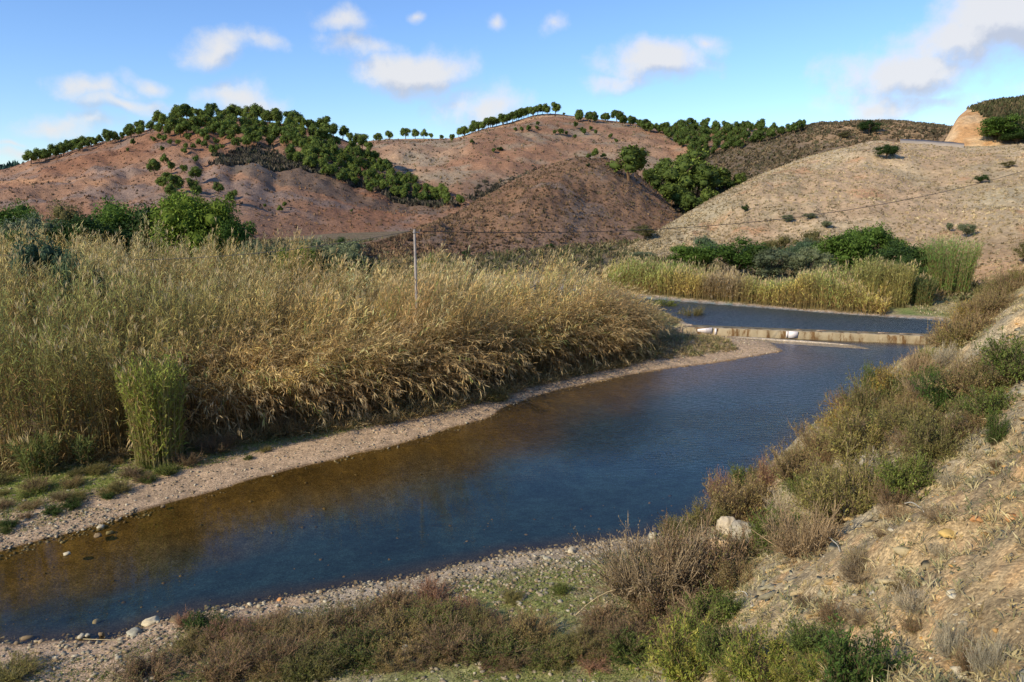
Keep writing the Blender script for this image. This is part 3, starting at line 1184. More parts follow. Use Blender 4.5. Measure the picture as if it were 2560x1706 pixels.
def scatter_px(poly, n, mind, seed=0):
    rs = random.Random(seed)
    P = np.array(poly, float)
    x0, y0 = P.min(0); x1, y1 = P.max(0)
    out, tries = [], 0
    while len(out) < n and tries < n * 60:
        tries += 1
        x, y = rs.uniform(x0, x1), rs.uniform(y0, y1)
        if not inside(np.array([x]), np.array([y]), P)[0]:
            continue
        if any(((x - a) / 1.15) ** 2 + ((y - b) * 1.6) ** 2 < mind * mind for a, b in out):
            continue
        out.append((x, y))
    return out


def along(pts, n, jit, seed=0):
    rs = random.Random(seed)
    P = np.array(pts, float)
    s = np.concatenate([[0], np.cumsum(np.linalg.norm(np.diff(P, axis=0), axis=1))])
    q = np.linspace(0, s[-1], n)
    return [(np.interp(t, s, P[:, 0]) + rs.uniform(-jit, jit), np.interp(t, s, P[:, 1]) + rs.uniform(-jit, jit) * .4) for t in q]


def build_pines():
    LH, CH = ['left_hill'], ['central_hill']
    g = 'pines in a row along the left shoulder of the red hill'
    for x, y in along([(84, 408), (130, 396), (200, 378), (300, 350), (372, 330)], 30, 8, 1):
        pine_at(x, y + 1, random.uniform(17, 30), LH, 'small rounded pine in the row down the red hill left shoulder, ' + spot(x, 84, 372), g)
    g = 'pines crowning the top of the red hill'
    top = along([(395, 316), (450, 302), (520, 298), (600, 298), (700, 308), (780, 322), (850, 345), (920, 376)], 38, 12, 2)
    for x, y in top:
        pine_at(x, y + 4, random.uniform(25, 40), LH, 'dark green pine on the red hill skyline crown, ' + spot(x, 395, 920), g)
    poly = [(395, 325), (470, 312), (600, 310), (720, 322), (800, 340), (900, 375), (930, 400), (850, 392), (740, 372), (650, 358), (600, 368), (560, 345), (470, 342), (400, 345)]
    for x, y in scatter_px(poly, 62, 15, 3):
        pine_at(x, y + 8, random.uniform(25, 38), LH, 'green pine in the belt below the red hill summit, ' + spot(x, 395, 930, y, 310, 402), 'pines in the belt under the red hill summit')
    poly = [(700, 385), (800, 375), (900, 390), (940, 395), (1000, 440), (1070, 470), (1150, 500), (1165, 512), (1060, 500), (980, 490), (900, 470), (830, 440), (760, 415)]
    for x, y in scatter_px(poly, 72, 13, 4):
        pine_at(x, y + 10, random.uniform(24, 37), LH, 'green pine in the red hill right flank wood, ' + spot(x, 700, 1165, y, 375, 512), 'pines of the wood on the right flank of the red hill')
    solo = [(386, 440, 38, 'taller dark pine leading the loose cluster low on the red hill'), (411, 412, 24, 'slim pale young pine above the loose cluster on the red hill'),
            (428, 430, 24, 'small round pine between the slim young pine and the cluster on the red hill'), (461, 434, 20, 'small dark pine alone right of the small round pine on the red hill'),
            (490, 454, 34, 'well grown dark pine right of the loose cluster, casting a long shadow'), (490, 408, 18, 'small lone pine on bare red earth below the summit thicket'),
            (420, 460, 26, 'pine at the top of the low cluster on the red hill'), (407, 475, 30, 'pine on the left edge of the low cluster on the red hill'),
            (441, 484, 42, 'largest pine in the low cluster on the red hill'), (482, 478, 30, 'pine on the right side of the low cluster, below the well grown pine'),
            (547, 485, 28, 'lone pine on the red slope above the bright green valley tree'), (432, 497, 34, 'pine at the foot of the low cluster on the red hill'),
            (493, 492, 26, 'pine just above the dark side of the bright valley tree'), (451, 512, 30, 'lowest pine of the cluster, touching the valley treetops'),
            (581, 512, 34, 'pine rising behind the right side of the bright valley tree'),
            (405, 381, 14, 'tiny pine on bare earth left of centre under the summit belt'), (463, 388, 17, 'small dark pine at the lower tip of the scattered saplings'),
            (333, 364, 15, 'small pine on the open left shoulder beside the ridge row'), (319, 381, 10, 'tiny shrub-like pine lowest on the left shoulder'),
            (662, 520, 10, 'tiny dark pine on the shaded red slope, leftmost of three'), (700, 531, 16, 'small dark pine on the shaded red slope, lowest of three'),
            (711, 520, 15, 'small dark pine on the shaded red slope, topmost of three'), (880, 532, 9, 'tiny lone pine on the shaded red slope far right'),
            (536, 390, 26, 'broad pine at the right end of the scattered saplings'), (574, 354, 18, 'young pine right below the summit thicket gap')]
    for x, y, h, lb in solo:
        pine_at(x, y, h, LH, lb)
    for x, y in [(384, 357), (425, 364), (446, 364), (470, 354), (497, 367), (484, 374), (511, 370), (465, 374), (518, 355), (555, 374), (410, 356), (541, 362), (400, 352)]:
        pine_at(x, y, random.uniform(13, 19), LH, 'pale pine sapling on open red earth under the summit belt, ' + spot(x, 384, 555), 'saplings under the summit belt of the red hill')
    # central hill
    for i, (x, y, lb) in enumerate([(946, 358, 'broad bushy pine where the red hill wood meets the saddle'), (974, 352, 'round pine next to the broad bushy one on the saddle'),
                                    (1014, 348, 'wide double-crowned pine on the saddle skyline'), (1039, 348, 'round pine in the middle of the saddle trio'), (1060, 348, 'right-hand round pine of the saddle trio'),
                                    (1078, 349, 'small pine just right of the saddle trio'), (1104, 350, 'low bushy pine before the ridge row begins'), (1129, 356, 'small pine casting a shadow below the ridge row start')]):
        pine_at(x, y, [24, 24, 27, 24, 24, 15, 12, 20][i], CH, lb)
    for x, y in along([(1146, 340), (1180, 332), (1240, 314), (1290, 300), (1350, 286)], 30, 6, 5):
        pine_at(x, y + 2, random.uniform(19, 28), CH, 'bright green pine in the ridge row climbing to the central summit, ' + spot(x, 1146, 1350), 'pines in the ridge row left of the central summit')
    pine_at(1367, 288, 27, CH, 'left one of the two taller pines on the central summit')
    pine_at(1388, 288, 30, CH, 'right one of the two taller pines on the central summit')
    pine_at(1410, 290, 8, CH, 'wind-bent tiny pine right of the central summit pair')
    for x, y in along([(1440, 300), (1490, 302), (1530, 300), (1590, 318), (1640, 330), (1700, 332)], 26, 10, 6):
        pine_at(x, y + 3, random.uniform(18, 28), CH, 'green pine along the crest right of the central summit', 'pines along the crest right of the central summit')
    for x, y in [(1288, 326), (1304, 326), (1320, 327), (1342, 324), (1387, 335), (1402, 336), (1415, 336), (1438, 318), (1437, 345), (1455, 328), (1476, 325), (1490, 335), (1526, 345), (1540, 356), (1460, 335), (1345, 313), (1234, 380), (1180, 358)]:
        pine_at(x, y + 3, random.uniform(10, 17), CH, 'scattered small pine on the open slope under the central summit', 'small pines on the slope under the central summit')
    poly = [(1655, 330), (1700, 318), (1760, 318), (1900, 322), (2010, 322), (1990, 335), (1930, 345), (1870, 360), (1830, 378), (1770, 395), (1730, 380), (1680, 360)]
    for x, y in scatter_px(poly, 62, 14, 8):
        pine_at(x, y + 6, random.uniform(22, 30), ['central_hill', 'scrub_hill'], 'bright green pine in the grove on the slope right of the central summit', 'pines of the right-hand grove')
    # near dark pines behind the front hill
    FH = ['front_hill', 'scrub_hill', 'ground']
    pine_at(1570, 452, 84, FH, 'umbrella pine with bare trunk and flat dark crown standing alone on the brown hill', wide=1.3, kinds=PINES_D)
    pine_at(1487, 396, 24, FH, 'small grey-green pine on the very top of the brown hill', kinds=PINES_D)
    pine_at(1508, 396, 12, FH, 'low dark pine next to the small one on top of the brown hill', kinds=PINES_D, wide=1.5)
    pine_at(1470, 397, 12, FH, 'low dark bushy pine left of the small one on top of the brown hill', kinds=PINES_D, wide=1.4)
    pine_at(1622, 440, 40, FH, 'dark round pine half hidden between the umbrella pine and the dark grove', kinds=PINES_D)
    back = [(1728, 450, 72, 'tallest dark pine of the grove right of the umbrella pine'), (1665, 470, 70, 'broad dark pine on the left of the dark grove'), (1700, 500, 95, 'large dark pine in the middle of the dark grove'),
            (1745, 500, 90, 'large dark pine with lighter crown in the right middle of the dark grove'), (1640, 500, 62, 'dark pine at the lower left edge of the dark grove'),
            (1680, 530, 70, 'dark pine low in the middle of the dark grove'), (1780, 480, 62, 'dark pine on the right edge of the dark grove'), (1810, 478, 44, 'lower dark pine right of the dark grove'),
            (1850, 470, 36, 'small dark pine trailing right of the dark grove'), (1725, 545, 62, 'lowest dark pine of the grove beside the tan hill'), (1765, 530, 55, 'dark pine squeezed against the tan hill edge')]
    for x, y, h, lb in back:
        # they root on the saddle behind the brown hill
        p, D = hit(x, y, ['valley_saddle', 'scrub_hill'])
        plant('pine_tree', random.choice(PINES_D), (p.x, p.y, p.z - .3), h * D / FPX, random.uniform(1.05, 1.25), lb, 'pine tree')


build_pines()
join_pines()


# ------------------------------------------------------------------ broadleaf trees and shrubs
def make_tree(seed, col, leaf=.16, n=5200, clumps=34, shape=(.5, .5, .38), zc=.6, light=1.0, open_=.0):
    """unit-ish tree (height 1): trunk and crown built of leaf clumps; leaf given in fractions of height"""
    rng = np.random.default_rng(seed)
    tb = Buf()
    k = 5
    z = np.linspace(-.04, zc, k)
    wob = rng.normal(size=2) * .03
    pts = np.stack([wob[0] * np.sin(z * 4), wob[1] * np.cos(z * 5), z], -1)[None]
    add_tubes(tb, pts, np.linspace(.035, .012, k)[None], [(.13, .10, .075)], 6)
    cen = []
    for i in range(clumps):
        d = norm(rng.normal(size=3))
        r = rng.uniform(.25, 1) ** .6
        c = d * r * np.array(shape) * .8
        c[2] += zc
        cen.append(c)
    cen = np.array(cen)
    nb = min(12, clumps)
    p0 = np.stack([np.zeros(nb), np.zeros(nb), rng.uniform(.15, zc * .8, nb)], -1)
    p2 = cen[:nb]
    add_tubes(tb, np.stack([p0, (p0 + p2) / 2 + rng.normal(size=(nb, 3)) * .02, p2], 1), np.tile([.014, .009, .003], (nb, 1)), [(.13, .10, .08)] * nb, 4)
    cb = Buf()
    col = np.array(col) * 1.35
    n = int(n * 1.5)
    per = n // clumps
    for i, c in enumerate(cen):
        r = rng.uniform(.09, .17)
        v, f = lump(seed * 13 + i, ICO1, .4, 1.5)
        cb.add(v * r * [.5, .5, .42] + c, f, col * .8)
        d = norm(rng.normal(size=(per, 3)) + [0, 0, .15])
        rad = r * rng.uniform(.7, 1.15, (per, 1))
        P = c + d * rad * [1, 1, .8]
        cc = col * rng.uniform(.65, 1.5, (per, 1)) * rng.uniform(.85, 1.2)
        add_leaves(cb, P, norm(d * .6 + rng.normal(size=(per, 3))), rng.uniform(.6, 1.3, per) * leaf * .2, rng.uniform(.5, 1, per) * leaf * .12, .2, cc, rng)
    tr, cr = tb.mesh('trunk'), cb.mesh('crown')
    tr.materials.append(M_BARK)
    cr.materials.append(M_LEAF)
    return tr, cr


TK = {
    'bright': [make_tree(201, (.105, .150, .024), .17, 9000, 50)],
    'green': [make_tree(205 + i, (.062, .105, .022), .20, 5200, 26) for i in range(2)],
    'dark': [make_tree(211 + i, (.038, .066, .020), .20, 4600, 24) for i in range(2)],
    'olive': [make_tree(215 + i, (.125, .145, .085), .17, 5200, 26) for i in range(2)],
    'brown': [make_tree(221, (.115, .105, .045), .17, 4200, 24)],
    'blue': [make_tree(225, (.070, .105, .060), .18, 5000, 26)],
}


for _k in TK:
    TK[_k] = [fit(p, .5, .97) for p in TK[_k]]


def tree_at(px, top, bot, wpx, D, kind, label, name='tree', cat='tree', group=None):
    az, t0 = polar(px, bot)
    _, t1 = polar(px, top)
    x, y = D * math.sin(az), D * math.cos(az)
    zg = groundz(x, y)
    ztop = CAMH + t1 * D
    h = (ztop - zg) / .97
    w = (wpx * 1.22 * D / FPX) / h
    return plant(name, random.choice(TK[kind]), (x, y, zg), h, w, label, cat, group)


def build_trees():
    T = tree_at
    T(505, 492, 640, 165, 74, 'bright', 'bright yellow-green round tree rising above the reeds in front of the red hill')
    T(435, 505, 640, 130, 77, 'dark', 'dark green tree tucked against the left side of the bright round tree')
    T(580, 545, 660, 90, 72, 'green', 'medium green tree leaning out right of the bright round tree')
    T(300, 512, 640, 130, 80, 'green', 'dense green tree left of centre behind the tall reeds')
    T(235, 545, 640, 150, 76, 'dark', 'dark shaded tree under the dense green one behind the reeds')
    T(180, 512, 640, 90, 84, 'brown', 'sparse olive-brown tree with thin crown behind the left reeds')
    T(105, 545, 640, 110, 78, 'olive', 'grey-green tree near the left end behind the reeds')
    T(40, 515, 600, 90, 96, 'green', 'glossy green pine-like tree at the far left edge on the slope')
    T(78, 540, 600, 60, 92, 'dark', 'dark bushy tree beside the glossy green one at the far left')
    T(15, 585, 640, 90, 70, 'dark', 'low dark tree at the very left edge behind the reeds')
    T(135, 600, 720, 135, 50, 'blue', 'blue-green bushy tree standing in the middle of the reed bed')
    T(205, 640, 740, 90, 46, 'blue', 'lower blue-green bush beside the bushy tree in the reed bed')
    T(640, 605, 680, 90, 70, 'olive', 'pale grey-green bush right of the bright round tree')
    T(690, 612, 680, 60, 74, 'olive', 'small brownish olive bush behind the reeds between tree groups')
    T(740, 620, 690, 90, 66, 'bright', 'low yellow-green bush in front of the olive trees')
    T(790, 600, 690, 110, 68, 'olive', 'silvery olive tree on the left of the pair left of the utility pole')
    T(865, 608, 690, 110, 66, 'olive', 'silvery olive tree on the right of the pair left of the utility pole')
    T(865, 595, 620, 50, 98, 'dark', 'small dark bush at the foot of the brown hill behind the olives')
    T(1070, 645, 700, 54, 62, 'green', 'compact round green bush just right of the utility pole')
    T(960, 655, 700, 120, 66, 'dark', 'low dark hedge-like bush left of the utility pole')
    T(1717, 615, 680, 80, 84, 'green', 'bright low bush at the left end of the far bank trees', )
    T(1767, 592, 680, 62, 86, 'blue', 'blue-green tree second from the left on the far bank')
    T(1845, 598, 690, 130, 82, 'green', 'broad round green tree behind the pinkish reeds on the far bank')
    T(1928, 622, 690, 90, 80, 'olive', 'dull grey-green bush in the middle of the far bank trees')
    T(1940, 590, 660, 60, 92, 'brown', 'brownish bush behind the middle of the far bank trees')
    T(1995, 600, 690, 75, 84, 'blue', 'blue-grey tree left of the biggest far bank tree, upper one')
    T(2025, 622, 700, 75, 78, 'olive', 'lower silvery bush in front of the blue-grey far bank tree')
    T(2025, 578, 650, 66, 94, 'brown', 'olive-brown tree on the slope behind the far bank trees')
    T(2110, 580, 700, 110, 82, 'green', 'large leafy green tree, left half of the biggest far bank pair')
    T(2178, 568, 700, 100, 84, 'green', 'large leafy green tree, right half of the biggest far bank pair')
    T(2240, 608, 710, 100, 80, 'dark', 'dark grey-green tree right of the biggest far bank pair')
    T(2262, 640, 720, 60, 76, 'dark', 'dark shadowed bush at the foot of the grey-green tree')
    T(2306, 622, 690, 40, 86, 'green', 'small dark green bush behind the green reed clump')
    T(1640, 640, 690, 60, 90, 'brown', 'dry brownish bush at the foot of the gully between hills')
    T(1600, 630, 690, 50, 96, 'olive', 'small grey bush at the base of the brown hill')


build_trees()


def hill_bush(px, py, wpx, hpx, kind, label, names=None):
    r = hit(px, py, names)
    if not r:
        return
    p, D = r
    h = hpx * D / FPX
    plant('bush', random.choice(TK[kind]), (p.x, p.y, p.z - h * .12), h * 1.1, wpx / hpx * .95, label, 'bush')


for a in [(2216, 398, 46, 32, 'dark', 'dark round bush alone high on the tan hill near the road'), (2452, 458, 30, 18, 'dark', 'small dark bush on the right of the tan hill under the cable'),
          (2520, 420, 26, 14, 'brown', 'small brown bush near the right edge where the cable meets the tan hill'), (1863, 530, 18, 18, 'dark', 'small dark bush on the left flank of the tan hill'),
          (1970, 556, 26, 18, 'olive', 'small olive bush below the cable on the tan hill'), (2025, 548, 30, 14, 'olive', 'low pale bush above the valley trees on the tan hill'),
          (2065, 572, 26, 18, 'olive', 'small grey bush just behind the far bank trees'), (2417, 594, 34, 30, 'olive', 'upright grey-green bush at the foot of the tan hill on the right'),
          (2372, 580, 16, 20, 'olive', 'narrow grey bush left of the upright one on the tan hill'), (2501, 352, 84, 50, 'green', 'spreading green tree on the knoll beside the road'),
          (2540, 360, 60, 24, 'dark', 'low dark bush under the spreading tree on the knoll'), (2172, 336, 44, 30, 'dark', 'dark bush on the scrub ridge left of the road'),
          (2110, 346, 26, 14, 'brown', 'brown bush on the scrub ridge further left of the road'), (2556, 665, 34, 50, 'brown', 'olive bush cut by the right edge at the top of the bank'),
          (1470, 418, 14, 9, 'dark', 'tiny round bush under the top of the brown hill'), (1375, 625, 20, 16, 'dark', 'small dark bush low on the brown hill above the reeds'),
          (1165, 640, 20, 14, 'dark', 'small bush at the foot of the brown hill left of centre'), (1250, 378, 16, 10, 'dark', 'tiny dark bush alone on the central hill slope'),
          (1610, 600, 60, 36, 'brown', 'scrubby brown bush in the gully left of the tan hill')]:
    hill_bush(*a)


# ------------------------------------------------------------------ hill scrub (stuff)
def tussocks(name, hillname, n, size, cols, seed, tmin=0.02, tmax=1.0, mask=None, tri=6, hfac=1.0, mat=None, pmask=None):
    rng = np.random.default_rng(seed)
    V, C, az, t = HILLS[hillname]
    nu, nt_ = V.shape[0], V.shape[1]
    i = rng.uniform(0, nu - 1.001, n)
    tt = rng.uniform(tmin, tmax, n)
    j = np.interp(tt, t, np.arange(nt_))
    j = np.clip(j, 0, nt_ - 1.001)
    A = np.interp(i, np.arange(nu), az)
    if mask is not None:
        k = mask(A, tt, rng)
        i, j, A, tt = i[k], j[k], A[k], tt[k]
        n = len(i)
    i0, j0 = i.astype(int), j.astype(int)
    fi, fj = (i - i0)[:, None], (j - j0)[:, None]
    P = (V[i0, j0] * (1 - fi) + V[i0 + 1, j0] * fi) * (1 - fj) + (V[i0, j0 + 1] * (1 - fi) + V[i0 + 1, j0 + 1] * fi) * fj
    fr = (pxaz(-150) < A) & (A < pxaz(2720))
    if pmask is not None:
        qx, qy = proj(P[:, 0], P[:, 1], P[:, 2])
        fr &= inside(qx + rng.normal(size=len(P)) * 16, qy + rng.normal(size=len(P)) * 9, pmask)
    P = P[fr]; n = len(P)
    S = size[0] + (size[1] - size[0]) * rng.uniform(0, 1, n) ** 2
    cols = np.array(cols)
    cc = cols[rng.integers(0, len(cols), n)] * rng.uniform(.75, 1.25, (n, 1))
    # each: a few leaning triangles
    a = rng.uniform(0, 6.28, (n, tri))
    r = rng.uniform(.1, .5, (n, tri)) * S[:, None]
    B = P[:, None, :] + np.stack([np.cos(a) * r, np.sin(a) * r, -0.1 * S[:, None] + 0 * a], -1)
    w = S[:, None, None] * rng.uniform(.25, .5, (n, tri, 1))
    b = rng.uniform(0, 6.28, (n, tri))
    dv = np.stack([np.cos(b), np.sin(b), 0 * b], -1) * w
    top = B + np.stack([rng.normal(size=(n, tri)) * .3, rng.normal(size=(n, tri)) * .3, rng.uniform(.6, 1.1, (n, tri)) * hfac], -1) * S[:, None, None]
    Q = np.stack([B - dv, B + dv, top], 2).reshape(-1, 3)
    F = np.arange(len(Q)).reshape(-1, 3)
    me = mesh_np(name, Q, F, np.repeat(cc, tri * 3, 0))
    return tag(link(name, me, mat or M_SCRUB), kind='stuff')


tag(tussocks('dry_tussocks', 'left_hill', 9000, (.2, .65), [(.20, .13, .08), (.25, .14, .08), (.17, .13, .09), (.28, .17, .10)], 1, .02, 1.0), 'dry low tussocks speckling the red hill', 'scrub')
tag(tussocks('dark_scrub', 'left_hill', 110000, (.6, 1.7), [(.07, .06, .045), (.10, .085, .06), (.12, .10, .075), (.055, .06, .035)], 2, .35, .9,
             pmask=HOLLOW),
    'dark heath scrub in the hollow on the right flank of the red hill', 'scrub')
tag(tussocks('dry_tussocks', 'central_hill', 7000, (.3, 1.0), [(.20, .15, .09), (.26, .17, .10), (.16, .14, .08), (.30, .20, .12)], 3), 'dry tussocks speckling the central hill', 'scrub')
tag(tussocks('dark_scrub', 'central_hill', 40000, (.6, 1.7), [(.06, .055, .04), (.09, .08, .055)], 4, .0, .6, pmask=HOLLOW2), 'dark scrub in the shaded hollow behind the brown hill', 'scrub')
tag(tussocks('dry_tussocks', 'front_hill', 12000, (.12, .55), [(.19, .12, .07), (.15, .10, .065), (.24, .155, .09), (.13, .10, .06)], 5), 'dry brown tussocks on the brown hill', 'scrub')
tag(tussocks('dry_tussocks', 'grassy_hill', 30000, (.10, .42), [(.46, .36, .22), (.40, .30, .18), (.32, .26, .15), (.47, .38, .24), (.24, .19, .11)], 6, hfac=.8), 'dry straw tussocks covering the tan hill', 'grass')
tag(tussocks('heath_scrub', 'scrub_hill', 14000, (.5, 1.4), [(.11, .09, .055), (.085, .08, .045), (.15, .115, .07), (.20, .145, .085)], 7, hfac=.7), 'dark brown heath scrub covering the ridge', 'scrub')
tag(tussocks('heath_scrub', 'roadside_knoll', 9000, (.4, 1.2), [(.09, .085, .04), (.06, .07, .03), (.14, .11, .06)], 8, .1, 1.1,
             lambda A, T, r: A + r.uniform(-.005, .005, len(A)) > pxaz(2484) - T * (pxaz(2484) - pxaz(2402))), 'dense heath scrub on the knoll above the road', 'scrub')
tag(tussocks('heath_scrub', 'valley_saddle', 1500, (.6, 1.7), [(.05, .06, .03), (.08, .075, .045)], 9), 'dark scrub under the dark pine grove', 'scrub')
tag(tussocks('forest_canopy', 'far_forest_hill', 5000, (4, 9), [(.04, .075, .06), (.05, .09, .065)], 10), 'distant blue-green forest on the far left ridge', 'forest')  # crowns carry the same painted-in haze blue


# ------------------------------------------------------------------ reeds
def reed_mesh(P, H, lean, ldir, col_leaf, col_stem, seed, nleaf=14, leaflen=.55, lw=.05, name='reeds', smin=.2, plume=.25, sides=3, deadf=1.0):
    rng = np.random.default_rng(seed)
    n = len(P)
    K = 5
    s = np.linspace(0, 1, K)
    phi = lean[:, None] * (s[None] ** .8)
    ds = 1 / (K - 1)
    step_h = np.sin(phi[:, :-1]) * ds
    step_v = np.cos(phi[:, :-1]) * ds
    ch = np.concatenate([np.zeros((n, 1)), np.cumsum(step_h, 1)], 1)
    cv = np.concatenate([np.zeros((n, 1)), np.cumsum(step_v, 1)], 1)
    pts = P[:, None, :] + H[:, None, None] * np.stack([ch * ldir[:, :1], ch * ldir[:, 1:2], cv], -1)
    b = Buf()
    rad = np.linspace(.017, .006, K)[None] * np.ones((n, 1))
    add_tubes(b, pts, rad, col_stem, sides)
    # leaves
    m = nleaf
    sv = smin + (1 - smin) * (np.arange(m)[None] + rng.uniform(0, 1, (n, m))) / m
    fi = sv * (K - 1)
    i0 = np.minimum(fi.astype(int), K - 2)
    fr = (fi - i0)[..., None]
    ar = np.arange(n)[:, None]
    base = pts[ar, i0] * (1 - fr) + pts[ar, i0 + 1] * fr
    sd = norm(pts[ar, i0 + 1] - pts[ar, i0])
    rnd = norm(rng.normal(size=(n, m, 3)))
    D = norm(sd * rng.uniform(.5, 1.1, (n, m, 1)) + rnd * .62 + [0, 0, .05])
    Ln = leaflen * rng.uniform(.6, 1.3, (n, m)) * (1.1 - .45 * sv)
    cc = np.repeat(col_leaf[:, None, :], m, 1) * rng.uniform(.65, 1.35, (n, m, 1))
    dead = rng.uniform(size=(n, m, 1)) < deadf * (.75 - .7 * sv[..., None])
    cc = np.where(dead, np.array([.46, .30, .13]) * rng.uniform(.6, 1.15, (n, m, 1)), cc)
    add_leaves(b, base.reshape(-1, 3), D.reshape(-1, 3), Ln.ravel(), np.full(n * m, lw), rng.uniform(.03, .42, n * m), cc.reshape(-1, 3), rng)
    # plumes / dry tips
    k = rng.uniform(size=n) < plume
    tp = pts[k, -1]
    td = norm(pts[k, -1] - pts[k, -2])
    q = 4
    if len(tp):
        PP = np.repeat(tp, q, 0) + np.repeat(td, q, 0) * rng.uniform(-.05, .15, (len(tp) * q, 1))
        DD = norm(np.repeat(td, q, 0) + rng.normal(size=(len(tp) * q, 3)) * .22)
        add_leaves(b, PP, DD, .42, .035, .12, np.array([.72, .56, .30]) * rng.uniform(.8, 1.15, (len(PP), 1)), rng)
    return b.mesh(name)


BED = np.array([(-60, 20), (-42, 19.5), (-26, 22.2), (-19.6, 26.2), (-16.3, 28.0), (-13.8, 29.4), (-10.6, 31.0), (-6.4, 33.2), (-3.0, 35.8), (.4, 39.9), (3.6, 42.6), (6.8, 45.0), (9.6, 48.0), (10.2, 50), (9.2, 53), (4, 54.5), (-3, 54), (-12, 54),
                (-20, 55), (-32, 61), (-44, 60), (-60, 54)])
BED_FRONT = np.array([(-60, 20), (-42, 19.5), (-26, 22.2), (-19.6, 26.2), (-16.3, 28.0), (-13.8, 29.4), (-10.6, 31.0), (-6.4, 33.2), (-3.0, 35.8), (.4, 39.9), (3.6, 42.6), (6.8, 45.0), (9.6, 48.0), (10.4, 51.5), (8.5, 54.5)])


def build_reedbed():
    rng = np.random.default_rng(55)
    # canes grow in small bundles
    NB = 13500
    bx = rng.uniform(-56, 11, NB); by = rng.uniform(19, 70, NB)
    holes = fbm(bx * .42, by * .42, 299, 3)
    k = inside(bx, by, BED) & (np.abs(bx) / np.maximum(by, 1) < .80) & (holes > -.30 - .2 * rng.uniform(size=NB))
    bx, by = bx[k], by[k]
    fd, _ = seg_dist(bx, by, BED_FRONT, False)
    k = (rng.uniform(size=len(bx)) < np.where(fd < 4, 1.0, np.where(fd < 12, .8, .62))) & (fd > 1.1 * sstep(-17, -13, bx))
    bx, by = bx[k], by[k]
    m = 3
    bt = np.repeat(rng.normal(size=len(bx)), m)
    bl = np.repeat(rng.normal(size=len(bx)), m)
    bc = np.repeat(rng.uniform(.72, 1.25, len(bx)), m)[:, None]
    x = np.repeat(bx, m) + rng.normal(size=len(bx) * m) * .11
    y = np.repeat(by, m) + rng.normal(size=len(bx) * m) * .11
    k = np.hypot(x + 5.1, y - 39.2) > .2
    x, y, bt, bl, bc = x[k], y[k], bt[k], bl[k], bc[k]
    fd, _ = seg_dist(x, y, BED_FRONT, False)
    n = len(x)
    z = ground_z(x, y)
    clump = fbm(x * .45, y * .45, 301, 3)
    H = (4.75 + 1.9 * clump + rng.normal(size=n) * .35)
    # taller on the left and at the back, lower at the right-hand tip
    H *= 1 + .16 * sstep(-8, -20, x)
    pk = np.exp(-((x + 5) ** 2 + (y - 37.3) ** 2) / 9)
    H *= 1 + .36 * pk
    H *= 1 - .30 * sstep(2, 9, x) - .30 * sstep(7, 11, x)
    H = np.where(x < -15, H, H * (1 - .12 * sstep(5, 0, fd)))
    # lean: flood-flattened along the river from x>-15
    lod = sstep(-17, -12.5, x)
    fr = sstep(5.5, .5, fd + 2.4 * clump)
    lean = np.abs(bl) * .16 + rng.normal(size=n) * .05 + .10 + lod * (.34 + 1.35 * fr) + lod * fr * rng.uniform(-.45, .35, n)
    lean += (1 - lod) * .25 * fr
    lean *= 1 - .65 * pk
    # direction: downstream-to-the-right with a component towards the water
    t = bt * .38 + rng.normal(size=n) * .12 + 1.3 * fbm(x * .3, y * .3, 331, 2)
    base = np.stack([.86 + 0 * x, -.50 + 0 * x], 1)
    ang = np.arctan2(base[:, 1], base[:, 0]) + t + (1 - fr) * .5
    ld = np.stack([np.cos(ang), np.sin(ang)], 1)
    green = np.clip(sstep(-11, -19, x) * (.85 - .55 * sstep(7, 18, fd)) + .14 * fbm(x * .25, y * .25, 305, 3), 0, 1)
    tan = np.array([.90, .60, .22])
    pal = np.array([.95, .71, .34])
    gr = np.array([.31, .36, .11])
    brown = np.array([.56, .35, .185])
    c = mixc(tan, pal, sstep(-.2, .5, fbm(x * .2, y * .2, 307, 3) + .3 * sstep(6, 16, fd)))
    c = mixc(c, brown, sstep(.0, .6, fbm(x * .3, y * .3, 309, 3)) * .6)
    c = mixc(c, gr, green)
    c = np.where((rng.uniform(size=(n, 1)) < .10), gr * 1.05, c)
    c *= bc
    stem = np.tile([.42, .35, .17], (n, 1)) * rng.uniform(.7, 1.15, (n, 1))
    me = reed_mesh(np.stack([x, y, z - .1], 1), H, np.clip(lean, 0, 1.9), ld, c, stem, 56, 24, .68, .042, 'giant_reeds', .05)
    tag(link('giant_reeds', me, M_REED), 'tall tan and green giant reed bed filling the left bank, its river side flattened', 'reeds', kind='stuff')
    # canes the floods laid over, hanging out above the gravel
    N = 21000
    x = rng.uniform(-16, 10, N); y = rng.uniform(26, 56, N)
    fd, _ = seg_dist(x, y, BED_FRONT, False)
    cl = fbm(x * .55, y * .55, 321, 3)
    k = inside(x, y, BED) & (fd > .7) & (fd < 5.0) & (y < 53) & (cl > -.22) & (rng.uniform(size=N) < .62 + .3 * sstep(4, 0, fd))
    x, y, fd, cl = x[k], y[k], fd[k], cl[k]
    n2 = len(x)
    z = ground_z(x, y)
    low = rng.uniform(size=n2) < .45 * sstep(3.5, 1, fd)
    H = 3.6 + .8 * cl + rng.normal(size=n2) * .5
    H = np.where(low, H * .68, H)
    H *= 1 - .35 * sstep(5, 10, x)
    lean = 1.55 + .75 * sstep(4, 0, fd) + rng.normal(size=n2) * .30 + .25 * low
    ang = math.atan2(-.55, .84) + rng.normal(size=n2) * .5 - .2 * sstep(-9, -14, x)
    ld = np.stack([np.cos(ang), np.sin(ang)], 1)
    c = mixc(np.array([.88, .63, .28]), np.array([.60, .38, .17]), rng.uniform(size=n2) ** .8)
    c = np.where(rng.uniform(size=(n2, 1)) < .12, np.array([.36, .38, .12]), c) * rng.uniform(.75, 1.2, (n2, 1))
